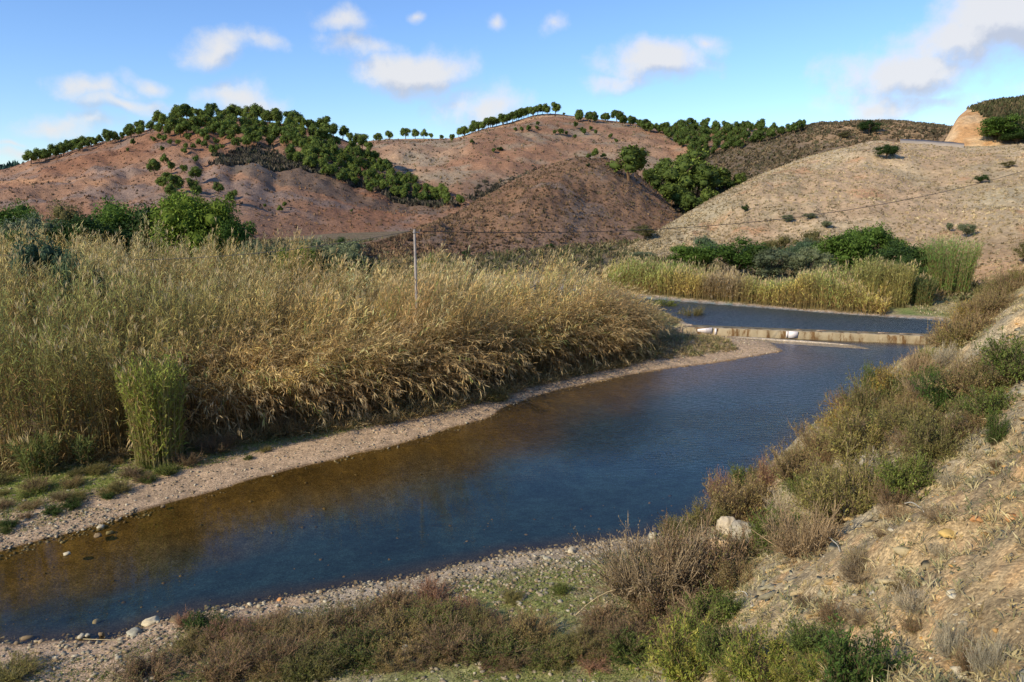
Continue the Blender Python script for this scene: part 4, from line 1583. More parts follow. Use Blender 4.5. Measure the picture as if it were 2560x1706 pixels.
    z = z + np.where(low, .1, 1) * rng.uniform(0, 1, n2) * 1.3 * sstep(0, 2.5, fd)
    me = reed_mesh(np.stack([x, y, z], 1), H, np.clip(lean, .9, 2.9), ld, c, np.tile([.58, .46, .26], (n2, 1)) * rng.uniform(.6, 1.1, (n2, 1)), 57, 18, .5, .036, 'flattened_reeds', .3, .4)
    tag(link('flattened_reeds', me, M_REED), 'dry flattened reeds arching out over the gravel along the river side of the reed bed', 'reeds', kind='stuff')
    return n, n2


print('reeds', build_reedbed())


def far_reeds():
    rng = np.random.default_rng(77)
    # strip along the far bank of the upper pool
    line = np.array([(9.3, 75.2), (12.8, 72.6), (22.4, 66.6), (27.8, 63.4), (31.5, 61.4)])
    s = np.concatenate([[0], np.cumsum(np.linalg.norm(np.diff(line, axis=0), axis=1))])
    N = 3600
    q = rng.uniform(0, s[-1], N)
    x, y = np.interp(q, s, line[:, 0]), np.interp(q, s, line[:, 1])
    dep = rng.uniform(0, 1, N) ** 1.3 * 6
    x = x + (dep - .9) * .5; y = y + (dep - .9) * .86
    z = ground_z(x, y)
    H = 2.0 + 1.9 * fbm(x * .32, y * .32, 401, 2) + rng.normal(size=N) * .25 + .06 * dep
    u = q / s[-1]
    H *= 1 - .22 * sstep(.50, .62, u) * sstep(.78, .70, u)
    c = mixc(np.array([.74, .60, .19]), np.array([.48, .54, .17]), sstep(-.4, .25, fbm(x * .3, y * .3, 403, 2)))
    pk = sstep(.38, .43, u) * sstep(.57, .51, u)
    c = mixc(c, np.array([.46, .34, .235]), pk * .9)
    a = rng.uniform(0, 6.28, N)
    me = reed_mesh(np.stack([x, y, z - .05], 1), H, np.abs(rng.normal(size=N)) * .16 + .04, np.stack([np.cos(a), np.sin(a)], 1), c, np.tile([.48, .38, .17], (N, 1)), 78, 11, .55, .06, 'far_reeds', .12)
    tag(link('bank_reeds', me, M_REED), 'yellow-green reeds lining the far bank of the upper pool', 'reeds', kind='stuff')


far_reeds()


def reed_clump(px, py, wpx, hpx, n, c1, c2, label, seed, spread=.35, D=None):
    r = hit(px, py, ['ground'])
    p, dist = r
    R = wpx * dist / FPX / 2
    Hh = hpx * dist / FPX
    rng = np.random.default_rng(seed)
    a = rng.uniform(0, 6.28, n)
    rr = np.sqrt(rng.uniform(0, 1, n)) * R * .55
    x, y = p.x + rr * np.cos(a), p.y + rr * np.sin(a)
    H = Hh * (1.05 - .35 * (rr / R) ** 2 + rng.normal(size=n) * .07)
    lean = spread * (rr / R) + np.abs(rng.normal(size=n)) * .1
    t = rng.uniform(size=(n, 1))
    c = np.array(c1) * (1 - t) + np.array(c2) * t
    root = empty('reed_clump', (p.x, p.y, p.z), label, 'reeds')
    P = np.stack([x - p.x, y - p.y, np.full(n, -.08)], 1)
    me = reed_mesh(P, H, lean, np.stack([np.cos(a), np.sin(a)], 1), c, np.tile([.42, .36, .16], (n, 1)), seed, 18, .5, .045, 'foliage', .06, .1, 3, .35)
    link('foliage', me, M_REED, root)


reed_clump(400, 1150, 180, 215, 330, (.32, .42, .08), (.44, .44, .11), 'fresh green reed clump with ochre base standing on the left gravel bank', 601, .3)
reed_clump(2365, 735, 170, 112, 420, (.20, .38, .08), (.27, .44, .11), 'large bright green reed clump at the right end of the far bank', 602, .5)
reed_clump(2240, 765, 100, 88, 260, (.46, .46, .14), (.54, .48, .18), 'yellow reed clump bulging toward the pool right of the grey-green tree', 603, .3)
reed_clump(2175, 758, 130, 92, 320, (.54, .50, .17), (.44, .48, .16), 'broad yellow-green reed clump in front of the biggest far bank trees', 604, .3)
reed_clump(2298, 762, 90, 58, 180, (.14, .20, .06), (.19, .25, .09), 'low dark green reed clump between the yellow and bright green clumps', 605, .5)
reed_clump(215, 1165, 50, 60, 24, (.18, .22, .07), (.22, .26, .09), 'small green reed shoot cluster under the left reeds', 606, .6)
reed_clump(100, 1180, 120, 70, 60, (.16, .20, .06), (.22, .24, .08), 'low green reed shoots at the foot of the far left reeds', 607, .7)


# ------------------------------------------------------------------ utility pole and cables
def build_pole():
    x, y = -5.1, 39.2
    zg = groundz(x, y)
    root = empty('utility_pole', (x, y, zg), 'pale slender concrete utility pole rising out of the reeds', 'utility pole')
    b = Buf()
    h = 8.85 - zg
    n = 8
    zz = np.linspace(-.5, h, n)
    lean = np.stack([zz * -.002, zz * 0, zz], -1)[None]
    add_tubes(b, lean, np.linspace(.10, .065, n)[None], [(.55, .50, .44)], 8)
    v = lean[0, -1]
    box(b, v[0], v[1], v[2] + .005, .12, .12, .02)
    link('shaft', b.mesh('shaft', True), plain_mat('pole_concrete', (.36, .31, .26), .8, 5, .2), root)
    b = Buf()
    box(b, .13, 0, h - .14, .28, .05, .05)
    box(b, .0, 0, h - .14, .19, .19, .06)
    link('bracket', b.mesh('bracket'), plain_mat('galvanised', (.25, .24, .23), .5, 5, .2, .002, .6), root)
    b = Buf()
    P = np.array([[(.25, 0, h - .12), (.25, 0, h - .05), (.25, 0, h + .02)]])
    add_tubes(b, P, np.array([[.035, .05, .03]]), [(.3, .2, .15)], 8)
    link('insulator', b.mesh('insulator', True), plain_mat('insulator_glaze', (.20, .12, .08), .3, 5, .2), root)
    top = Vector((x + .25, y, 8.78))
    wire = plain_mat('cable_sheath', (.03, .027, .025), .6, 5, .2)

    def cable(a, b_, sag, label, rad=.019):
        n = 40
        t = np.linspace(0, 1, n)
        A, B = np.array(a), np.array(b_)
        P = A * (1 - t[:, None]) + B * t[:, None]
        P[:, 2] -= sag * 4 * t * (1 - t)
        o0 = P[0].copy()
        bb = Buf()
        add_tubes(bb, (P - o0)[None], np.full((1, n), rad), [(.03, .03, .03)], 5)
        o = tag(link('power_cable', bb.mesh('power_cable'), wire), label, 'cable')
        o.location = o0
    # right-hand span: climbs to a pole on the tan hill beyond the right edge
    az, te = polar(2700, 382)
    D = 82
    cable(top, (D * math.sin(az), D * math.cos(az), CAMH + te * D), 2.1, 'dark power cable sagging from the pole to the right over the hills')
    az, te = polar(-150, 620)
    D = 58
    cable(top + Vector((-.5, 0, 0)), (D * math.sin(az), D * math.cos(az), CAMH + te * D), 1.1, 'thin dark power cable running left from the pole over the reeds', .018)


build_pole()


# ------------------------------------------------------------------ shrubs
def make_shrub(seed, leafcol, twigcol, nbr=46, ntw=9, nlf=5, leaf=.05, lw=.5, upright=.5, flat=.8, twig_r=.006, bare=0.0):
    """shrub about 2 m wide and 1.6 m high, unit = metres; branches and foliage separate"""
    rng = np.random.default_rng(seed)
    a = rng.uniform(0, 6.28, nbr)
    e = rng.uniform(0, 1, nbr) ** upright
    horiz = np.sqrt(1 - e ** 2 * .95)
    Ls = rng.uniform(.65, 1.1, nbr) * (.92 + .2 * rng.normal(size=nbr) * .5)
    d = np.stack([np.cos(a) * horiz, np.sin(a) * horiz, e * flat + .12], -1)
    d = norm(d)
    K = 4
    s = np.linspace(0, 1, K)
    bend = norm(rng.normal(size=(nbr, 3)) + [0, 0, .3]) * .18
    base = np.stack([np.cos(a) * .12, np.sin(a) * .12, -.05 + 0 * a], -1)
    pts = base[:, None] + (d[:, None] * s[None, :, None] + bend[:, None] * (s ** 2)[None, :, None]) * Ls[:, None, None]
    b1 = Buf()
    add_tubes(b1, pts, np.linspace(.018, .005, K)[None] * np.ones((nbr, 1)), np.tile(twigcol, (nbr, 1)) * rng.uniform(.7, 1.2, (nbr, 1)), 3)
    # twigs
    m = ntw
    sv = rng.uniform(.25, 1, (nbr, m))
    fi = sv * (K - 1)
    i0 = np.minimum(fi.astype(int), K - 2)
    fr = (fi - i0)[..., None]
    ar = np.arange(nbr)[:, None]
    P = pts[ar, i0] * (1 - fr) + pts[ar, i0 + 1] * fr
    D = norm(norm(pts[ar, i0 + 1] - pts[ar, i0]) * .7 + rng.normal(size=(nbr, m, 3)) * .45 + [0, 0, .25])
    TL = rng.uniform(.18, .42, (nbr, m))
    P, D, TL = P.reshape(-1, 3), D.reshape(-1, 3), TL.ravel()
    nt_ = len(P)
    add_leaves(b1, P, D, TL, twig_r * 2, -.05, np.tile(twigcol, (nt_, 1)) * rng.uniform(.7, 1.4, (nt_, 1)), rng)
    br = b1.mesh('branches')
    br.materials.append(M_BARK)
    if nlf <= 0:
        return br, None
    b2 = Buf()
    f = rng.uniform(.1, 1.05, (nt_, nlf, 1))
    LP = (P[:, None] + D[:, None] * TL[:, None, None] * f).reshape(-1, 3)
    LD = norm(np.repeat(D, nlf, 0) * .8 + rng.normal(size=(nt_ * nlf, 3)) * .6)
    lc = np.array(leafcol)
    if lc.ndim == 1:
        lc = lc[None]
    pick = lc[rng.integers(0, len(lc), nt_)]
    cc = np.repeat(pick, nlf, 0) * rng.uniform(.7, 1.35, (nt_ * nlf, 1))
    add_leaves(b2, LP, LD, leaf * rng.uniform(.7, 1.4, nt_ * nlf), leaf * lw, .1, cc, rng)
    fo = b2.mesh('foliage')
    fo.materials.append(M_LEAF)
    return br, fo


SK = {
    'olive': [make_shrub(700 + i, [(.25, .225, .075), (.31, .27, .10), (.18, .175, .055)], (.20, .15, .09), 70, 15, 8, .06, .3) for i in range(2)],
    'oliveb': [make_shrub(705 + i, [(.32, .25, .11), (.24, .205, .085), (.38, .28, .13)], (.22, .15, .10), 66, 15, 7, .055, .3) for i in range(2)],
    'green': [make_shrub(710 + i, [(.14, .18, .045), (.18, .22, .06), (.11, .145, .035)], (.18, .14, .09), 60, 14, 8, .075, .4) for i in range(2)],
    'weedgreen': [make_shrub(712, [(.15, .18, .05), (.20, .19, .07), (.11, .14, .035)], (.20, .14, .09), 70, 15, 8, .06, .4)],
    'dgreen': [make_shrub(715, [(.06, .11, .025), (.09, .14, .035)], (.14, .11, .07), 60, 14, 8, .08, .35, .35)],
    'lime': [make_shrub(720 + i, [(.22, .25, .05), (.30, .29, .07), (.15, .19, .04)], (.25, .18, .10), 55, 12, 8, .095, .28, .4) for i in range(2)],
    'orange': [make_shrub(725, [(.34, .24, .065), (.40, .27, .06), (.24, .22, .07)], (.24, .17, .10), 60, 14, 8, .065, .4)],
    'brown': [make_shrub(730 + i, [(.27, .175, .095), (.34, .23, .13), (.20, .14, .08), (.18, .18, .065)], (.23, .155, .11), 75, 15, 7, .05, .35) for i in range(2)],
    'dead': [make_shrub(735, [(.31, .22, .135), (.37, .27, .17)], (.31, .23, .15), 95, 18, 5, .045, .3)],
    'pale': [make_shrub(740, [(.48, .41, .30), (.37, .31, .22)], (.44, .37, .28), 80, 16, 3, .05, .25)],
    'rust': [make_shrub(745, [(.32, .18, .11), (.38, .23, .15)], (.28, .16, .12), 60, 14, 5, .05, .35, .3)],
}
for _k in SK:
    SK[_k] = [fit(p, 1.0, 1.15) for p in SK[_k]]


def shrub_at(px, py, wpx, hpx, kind, label, group=None, name='shrub', cat='shrub'):
    r = hit(px, py, ['ground'])
    if not r:
        return
    p, D = r
    w = wpx * D / FPX
    h = hpx * D / FPX
    root = empty(name, (p.x, p.y, p.z - .03), label, cat, group, random.uniform(0, 6.28), (w / 2.0, w / 2.0, h / 1.15))
    br, fo = random.choice(SK[kind])
    for nm, me in (('branches', br), ('foliage', fo)):
        if me:
            o = bpy.data.objects.new(nm, me); COL.objects.link(o); o.parent = root
    return root


SHRUBS = [
    # along the water on the right bank, from near to far
    (1845, 1292, 165, 118, 'oliveb', 'olive-brown shrub overhanging the water just above the pale boulder'),
    (1800, 1262, 80, 95, 'rust', 'reddish wispy shrub at the waterline left of the olive-brown one above the boulder'),
    (1920, 1215, 90, 85, 'rust', 'pinkish dry shrub leaning over the water second from the boulder'),
    (1990, 1205, 150, 100, 'oliveb', 'low olive shrub at the waterline behind the pinkish dry one'),
    (2120, 1300, 230, 165, 'olive', 'largest dark olive broom in the middle of the right bank'),
    (2045, 1270, 110, 90, 'olive', 'soft olive broom against the left side of the largest broom'),
    (2060, 1148, 140, 95, 'oliveb', 'tawny shrub at the waterline below the orange-leaved bushes'),
    (2165, 1140, 200, 115, 'olive', 'wide rounded olive broom beneath the orange-leaved bushes'),
    (2115, 1078, 120, 80, 'orange', 'orange-tinted bush jutting over the water in mid distance'),
    (2175, 1060, 150, 125, 'olive', 'tall yellow-olive bush behind the orange-tinted one'),
    (2178, 985, 46, 80, 'green', 'slim pale green sapling poking above the orange bushes'),
    (2235, 1000, 110, 85, 'orange', 'bright orange-yellow bush at the waterline upstream of the sapling'),
    (2360, 1022, 120, 95, 'dgreen', 'dark shaded bush on the upper bank right of the orange-yellow bush'),
    (2275, 1082, 140, 90, 'olive', 'olive broom between the orange-yellow bush and the bright green cushion'),
    (2340, 1140, 150, 120, 'olive', 'upright dark-rooted olive broom beside the pale rubble'),
    (2462, 1042, 130, 75, 'green', 'vivid green cushion shrub high on the right bank'),
    (2545, 940, 160, 90, 'green', 'long green shrub mass touching the right edge of the photo'),
    (2440, 985, 140, 85, 'oliveb', 'brown-green shrub running up the bank behind the vivid cushion'),
    (2500, 975, 120, 70, 'olive', 'olive shrub between the vivid cushion and the right edge mass'),
    (2488, 1110, 46, 80, 'dgreen', 'narrow dark green shrub below the vivid cushion'),
    (2190, 1205, 100, 75, 'pale', 'bleached twiggy bush on the pale rubble in the middle of the bank'),
    (2265, 1225, 130, 90, 'green', 'light green shrub right of the bleached twiggy bush'),
    (2235, 1270, 110, 65, 'brown', 'brown dry shrub under the light green one'),
    (2000, 1392, 170, 135, 'dead', 'grey-brown dead shrub halfway down the near bank'),
    (1925, 1375, 120, 105, 'green', 'green leafy shrub between the boulder and the grey dead shrub'),
    (1870, 1400, 110, 80, 'oliveb', 'olive scrub right below the pale boulder'),
    (1960, 1290, 90, 60, 'pale', 'straw-coloured twigs above the boulder'),
    (1770, 1310, 110, 60, 'olive', 'low grassy shrub at the waterline left of the boulder'),
    (1700, 1335, 100, 45, 'olive', 'low olive tuft where the shingle meets the bank'),
    (1620, 1500, 270, 190, 'dead', 'large grey-brown dead bush spreading over the flat beside the bank foot'),
    (1755, 1490, 250, 190, 'brown', 'large dark brown tangled bush against the eroded bank edge'),
    (1660, 1570, 200, 120, 'brown', 'rusty brown low bush in front of the large dead bush'),
    (1762, 1580, 140, 110, 'green', 'fresh green shrub at the foot of the eroded bank edge'),
    (1830, 1535, 70, 50, 'dgreen', 'small deep green plant in the shaded notch of the eroded edge'),
    (1715, 1690, 190, 140, 'lime', 'yellow-green shrub leftmost along the bottom edge'),
    (1800, 1660, 130, 110, 'green', 'green shrub behind the leftmost yellow-green one at the bottom'),
    (1900, 1700, 170, 125, 'lime', 'yellow-green shrub second along the bottom edge'),
    (2035, 1632, 120, 90, 'green', 'rounded green shrub above the bottom row'),
    (2150, 1725, 190, 160, 'dgreen', 'dark glossy green shrub at the bottom of the slope, casting a shadow'),
    (1985, 1712, 90, 70, 'lime', 'small yellow-green shrub between the bottom row and the dark glossy one'),
    (2020, 1520, 60, 40, 'brown', 'brown dry tuft on the bare slope'),
    (2150, 1450, 110, 50, 'dead', 'grey mat of dead twigs across the bare slope'),
    (2290, 1520, 110, 48, 'pale', 'grey-brown dead tuft right on the open slope'),
    (2245, 1300, 80, 40, 'dead', 'grey dry tuft at the upper edge of the bare slope'),
    (2090, 1560, 90, 60, 'brown', 'brown tuft in the crease of the bare slope'),
    (2380, 1640, 80, 110, 'pale', 'pale grass clump standing at the lower right, left one'),
    (2460, 1690, 80, 130, 'pale', 'pale grass clump standing at the lower right corner, right one'),
    (2420, 1680, 70, 80, 'brown', 'dark brown tuft between the two pale grass clumps'),
    (2350, 1300, 90, 35, 'dead', 'flat grey twigs near the orange gravel on the right slope'),
    # far end of the right bank
    (2225, 968, 60, 55, 'oliveb', 'small tawny bush by the thin sandbar'),
    (2300, 945, 90, 70, 'dead', 'grey twiggy bush behind the thin sandbar'),
    (2322, 912, 50, 42, 'lime', 'small lime-green bush standing out by the water below the weir'),
    (2360, 915, 60, 60, 'pale', 'tuft of pale straw right of the lime-green bush'),
    (2395, 868, 115, 85, 'oliveb', 'bushy brown shrub at the right end of the weir'),
    (2430, 815, 90, 55, 'orange', 'yellowish bush above the right end of the weir'),
    (2455, 800, 100, 60, 'oliveb', 'olive-brown shrub climbing the far bank, nearest the yellowish bush'),
    (2490, 768, 90, 55, 'olive', 'dark olive shrub on the far bank crest, middle of the climbing line'),
    (2520, 735, 80, 50, 'olive', 'dark olive shrub highest in the climbing line on the far bank crest'),
    # low plants on the near flat
    (510, 1572, 85, 52, 'dgreen', 'dark green small bush on the near shingle bank'),
    (460, 1560, 60, 45, 'rust', 'wispy reddish weed beside the dark green bush on the shingle'),
    (565, 1590, 80, 50, 'green', 'light green weed right of the dark green bush on the shingle'),
    (640, 1600, 120, 60, 'brown', 'rounded reddish-brown weed mound on the near shingle'),
    (480, 1622, 90, 50, 'olive', 'olive weed patch left of the brown thicket'),
    (370, 1700, 150, 75, 'brown', 'brown weed mound at the bottom edge, leftmost'),
    (30, 1690, 110, 50, 'olive', 'olive weeds in the bottom left corner'),
    (560, 1680, 140, 80, 'brown', 'brown weed thicket at the bottom left of centre'),
    (680, 1660, 150, 90, 'brown', 'dark brown thicket, left part of the long near thicket'),
    (770, 1600, 150, 80, 'oliveb', 'brown-green thicket at the upper left of the long near thicket'),
    (780, 1680, 150, 90, 'olive', 'olive-green thicket low in the long near thicket'),
    (880, 1570, 140, 80, 'brown', 'reddish-brown thicket in the upper middle of the long near thicket'),
    (900, 1645, 160, 90, 'green', 'green weeds in the heart of the long near thicket'),
    (990, 1530, 130, 80, 'brown', 'rusty thicket nearest the water in the long near thicket'),
    (1000, 1600, 150, 90, 'oliveb', 'mixed brown-green thicket in the middle of the long near thicket'),
    (1085, 1495, 110, 75, 'rust', 'thin red weeds reaching above the near shoreline'),
    (1085, 1560, 140, 80, 'green', 'bright green weeds behind the red ones on the near bank'),
    (1120, 1625, 150, 90, 'brown', 'dark brown thicket in the right middle of the long near thicket'),
    (1190, 1570, 120, 70, 'olive', 'olive weeds at the upper right of the long near thicket'),
    (1230, 1635, 150, 80, 'green', 'lush green weeds in the right part of the long near thicket'),
    (1330, 1590, 130, 85, 'oliveb', 'olive-brown mound with a dark shadow at the right of the thicket'),
    (1370, 1650, 120, 60, 'green', 'green weeds lower right of the shadowed mound'),
    (1450, 1640, 120, 60, 'olive', 'olive weeds between thicket and large dead bush'),
    (1500, 1590, 90, 50, 'brown', 'small brown mound left of the large dead bush'),
    (1560, 1640, 110, 60, 'green', 'green weeds below the large dead bush'),
    (1280, 1500, 60, 35, 'olive', 'small weed on the grassy strip by the near shore'),
    (1400, 1480, 50, 26, 'green', 'tiny green weed on the grassy strip by the near shore'),
]
for a in SHRUBS:
    a = list(a)
    near_flat = a[1] > 1480 and a[0] < 1560
    a[3] *= .66 if near_flat else (.80 if a[1] > 1600 else .9)
    if near_flat and a[4] == 'green':
        a[4] = 'weedgreen'
    shrub_at(*a)

# lower growth filling the spaces between the named shrubs
rs = random.Random(44)


def fill(poly, n, mind, kinds, w0, w1, hf, label, group, name='shrub', cat='shrub'):
    for x, y in scatter_px(poly, n, mind, n):
        w = rs.uniform(w0, w1)
        kd = rs.choice(kinds)
        xs_, ys_ = [q[0] for q in poly], [q[1] for q in poly]
        shrub_at(x, y, w, w * rs.uniform(hf * .8, hf * 1.2), kd, KIND_WORD[kd] + ' ' + label + ', ' + spot(x, min(xs_), max(xs_), y, min(ys_), max(ys_)), group, name, cat)


fill([(1790, 1260), (1900, 1180), (2010, 1110), (2100, 1030), (2240, 960), (2330, 985), (2420, 960), (2500, 990), (2460, 1060), (2370, 1130), (2260, 1210), (2140, 1290), (2010, 1330), (1880, 1330)], 44, 48,
     ['olive', 'oliveb', 'olive', 'oliveb', 'brown', 'dead', 'green'], 60, 105, .42, 'scrub among the right bank brooms', 'low scrub among the brooms of the right bank')
fill([(440, 1600), (640, 1560), (860, 1545), (1000, 1500), (1090, 1500), (1290, 1590), (1480, 1600), (1560, 1660), (1330, 1680), (1120, 1660), (1000, 1660), (800, 1690), (640, 1706), (520, 1700)], 56, 34,
     ['brown', 'oliveb', 'brown', 'weedgreen', 'olive', 'rust', 'oliveb'], 70, 115, .34, 'weed of the long near thicket', 'weeds of the long near thicket', 'weed', 'weed')
fill([(1560, 1440), (1700, 1380), (1800, 1380), (1850, 1460), (1830, 1560), (1700, 1640), (1560, 1620), (1480, 1540)], 16, 50,
     ['brown', 'dead', 'oliveb', 'brown'], 90, 150, .42, 'growth round the large dead bush', 'twiggy growth round the large dead bush')
fill([(2180, 1060), (2350, 960), (2560, 880), (2560, 950), (2420, 1000), (2330, 1040)], 12, 46,
     ['olive', 'oliveb', 'dead', 'green'], 60, 100, .55, 'scrub on the upper bank below the weir', 'scrub on the right bank near the weir')
fill([(2340, 870), (2420, 800), (2480, 745), (2560, 680), (2560, 720), (2480, 800), (2400, 880)], 22, 26,
     ['olive', 'oliveb', 'oliveb', 'brown'], 50, 90, .55, 'scrub on the bank crest beyond the weir', 'scrub on the bank crest beyond the weir')
fill([(1680, 1706), (1760, 1600), (1900, 1620), (2100, 1640), (2260, 1706)], 14, 60,
     ['lime', 'green', 'olive', 'brown'], 60, 110, .5, 'small plant of the bottom edge greenery', 'plants of the bottom edge greenery')
fill([(1900, 1400), (2300, 1240), (2560, 1120), (2560, 1706), (2250, 1700), (2000, 1600)], 9, 110,
     ['dead', 'brown', 'pale', 'oliveb'], 40, 85, .45, 'low tuft on the bare ochre slope', 'dry tufts on the bare slope', 'tuft', 'grass')
fill([(-20, 1190), (260, 1160), (480, 1130), (560, 1130), (420, 1190), (300, 1230), (140, 1280), (-20, 1330)], 22, 30,
     ['olive', 'green', 'oliveb', 'brown'], 26, 52, .4, 'weed dotting the left bank grass', 'weeds on the left bank grass', 'weed', 'weed')

# left bank weeds
for i, (px, py, w, k, lb) in enumerate([
        (270, 1245, 26, 'dgreen', 'dark green weed on the left bank close to the gravel, upper one'), (180, 1268, 36, 'dgreen', 'dark green weed on the left bank above the shore, middle one'),
        (130, 1285, 34, 'dgreen', 'round dark green weed near the left gravel edge'), (26, 1316, 30, 'dgreen', 'dark weed nearest the left edge of the photo'),
        (14, 1332, 24, 'green', 'bright weed lowest at the left edge of the photo'), (330, 1190, 44, 'brown', 'reddish brown weed on the left bank grass'),
        (415, 1186, 44, 'green', 'green weed on the left bank near the reed clump'), (370, 1205, 30, 'green', 'small green weed below the reddish brown one'),
        (300, 1228, 44, 'olive', 'olive weed patch where left grass meets gravel'), (665, 1128, 26, 'olive', 'lone olive tuft on the open left gravel'),
        (620, 1148, 20, 'green', 'tiny green tuft lower on the open left gravel'), (250, 1180, 40, 'olive', 'olive weed mid left bank'),
        (180, 1215, 40, 'oliveb', 'brownish weed on the left bank grass, left of centre'), (90, 1225, 50, 'oliveb', 'brownish weed on the far left bank'),
        (470, 1160, 60, 'brown', 'low brown brush right beside the green reed clump'), (540, 1128, 80, 'brown', 'brown brush under the flattened reeds'),
        (700, 1085, 90, 'oliveb', 'tangled brush at the gravel edge under the flattened reeds'), (1240, 1000, 60, 'olive', 'green tuft at the gravel edge in the reed shadow'),
        (1730, 800, 60, 'olive', 'green brush on the crest of the spit by the weir'), (1660, 780, 60, 'green', 'green brush behind the reed tip')]):
    shrub_at(px, py, w * 1.2, w * .55, k, lb, name='weed', cat='weed')


# ------------------------------------------------------------------ grass and gravel (stuff)
def scatter_xy(n, x0, x1, y0, y1, rng):
    return rng.uniform(x0, x1, n), rng.uniform(y0, y1, n)


def in_view(x, y):
    return (np.abs(x) < .78 * np.maximum(y, 0) + 3.0)


def grass(name, x, y, blades, hh, cols, seed, label, w=.008, lean=.5):
    rng = np.random.default_rng(seed)
    n = len(x)
    z = ground_z(x, y)
    P = np.repeat(np.stack([x, y, z - .01], 1), blades, 0)
    m = len(P)
    P[:, :2] += rng.normal(size=(m, 2)) * .05
    D = norm(np.stack([rng.normal(size=m) * lean, rng.normal(size=m) * lean, np.ones(m)], 1))
    H = np.repeat(rng.uniform(hh[0], hh[1], n), blades) * rng.uniform(.5, 1.1, m)
    cols = np.array(cols)
    c = np.repeat(cols[rng.integers(0, len(cols), n)] * rng.uniform(.75, 1.25, (n, 1)), blades, 0)
    b = Buf()
    add_leaves(b, P, D, H, w * rng.uniform(.7, 1.6, m), rng.uniform(.05, .45, m), c, rng)
    tag(link(name, b.mesh(name), M_LEAF), label, 'grass', kind='stuff')


rg = np.random.default_rng(900)
x, y = scatter_xy(110000, -2, 44, 4, 66, rg)
sr, sp, ds, up = ground_fields(x, y)
k = (ds > .2) & (ds < 14) & in_view(x, y) & (sr > .3) & (fbm(x * .5, y * .5, 910, 4) + .25 * rg.normal(size=len(x)) > -.08)
x, y = x[k][:30000], y[k][:30000]
grass('dry_grass', x, y, 10, (.10, .34), [(.54, .44, .24), (.46, .36, .18), (.38, .33, .19), (.25, .25, .13), (.60, .50, .30)], 911, 'dry straw grass and twigs over the right bank slope', .016, 1.0)
x, y = scatter_xy(60000, -16, 9, 10, 24, rg)
sr, sp, ds, up = ground_fields(x, y)
k = (sr > .9) & (ds < .6) & in_view(x, y) & (fbm(x * .5, y * .5, 50, 4) + .2 * rg.normal(size=len(x)) > -.35)
x, y = x[k][:16000], y[k][:16000]
grass('low_grass', x, y, 7, (.04, .13), [(.20, .26, .06), (.26, .29, .08), (.17, .20, .05), (.38, .33, .16), (.30, .22, .11)], 912, 'short green grass and weeds on the near flat', .014, .9)
x, y = scatter_xy(90000, -34, -4, 18, 34, rg)
sr, sp, ds, up = ground_fields(x, y)
k = (sr > 2.2) & (ds < -5) & (~inside(x, y, BED)) & in_view(x, y) & (sstep(-3, -12, x) + .7 * fbm(x * .5, y * .5, 50, 4) + .2 * rg.normal(size=len(x)) > .25)
x, y = x[k][:12000], y[k][:12000]
grass('low_grass', x, y, 6, (.05, .16), [(.17, .25, .04), (.22, .29, .06), (.14, .19, .04), (.33, .28, .14)], 913, 'short green grass on the left bank above the gravel', .012, .8)
x, y = scatter_xy(30000, 34, 75, 56, 96, rg)
sr, sp, ds, up = ground_fields(x, y)
k = (up > .5) & (sp > .5) & in_view(x, y)
x, y = x[k][:7000], y[k][:7000]
grass('meadow_grass', x, y, 6, (.25, .7), [(.48, .39, .25), (.36, .34, .17), (.24, .27, .10), (.50, .42, .30)], 914, 'tall pale grass beyond the upper pool at the foot of the bank', .04, .6)
x, y = scatter_xy(20000, 9, 20, 46, 66, rg)
sr, sp, ds, up = ground_fields(x, y)
k = (sr > 1.5) & (np.where(up > .3, sp, 1) > .3) & (x < 15.5) & (~inside(x, y, BED))
x, y = x[k][:2500], y[k][:2500]
grass('spit_brush', x, y, 9, (.15, .55), [(.33, .25, .15), (.25, .21, .11), (.18, .20, .08), (.42, .34, .2)], 915, 'dry brush and debris on the spit beside the weir', .03, .9)
x, y = scatter_xy(30000, -75, 70, 64, 135, rg)
sr, sp, ds, up = ground_fields(x, y)
k = (np.abs(x) < .75 * y) & (up > 3) & (sp > 6) & (~inside(x, y, BED)) & (ds < 2)
x, y = x[k][:9000], y[k][:9000]
grass('valley_brush', x, y, 8, (.5, 1.7), [(.16, .14, .07), (.12, .13, .06), (.25, .19, .11), (.30, .25, .15), (.10, .11, .05)], 917, 'mixed dark and straw brush on the valley floor behind the reeds', .14, .7)
# litter at the foot of the flattened reeds
x, y = scatter_xy(40000, -22, 11, 26, 50, rg)
fd, sd_ = seg_dist(x, y, BED_FRONT, False)
sr = ground_fields(x, y)[0]
k = (fd < np.where(inside(x, y, BED), 3.0, .5)) & (sr > .9)
x, y = x[k][:8000], y[k][:8000]
grass('reed_litter', x, y, 8, (.2, 1.0), [(.50, .36, .18), (.36, .25, .13), (.58, .45, .24), (.22, .20, .08)], 916, 'dead reed litter along the foot of the reed bed', .03, 1.2)


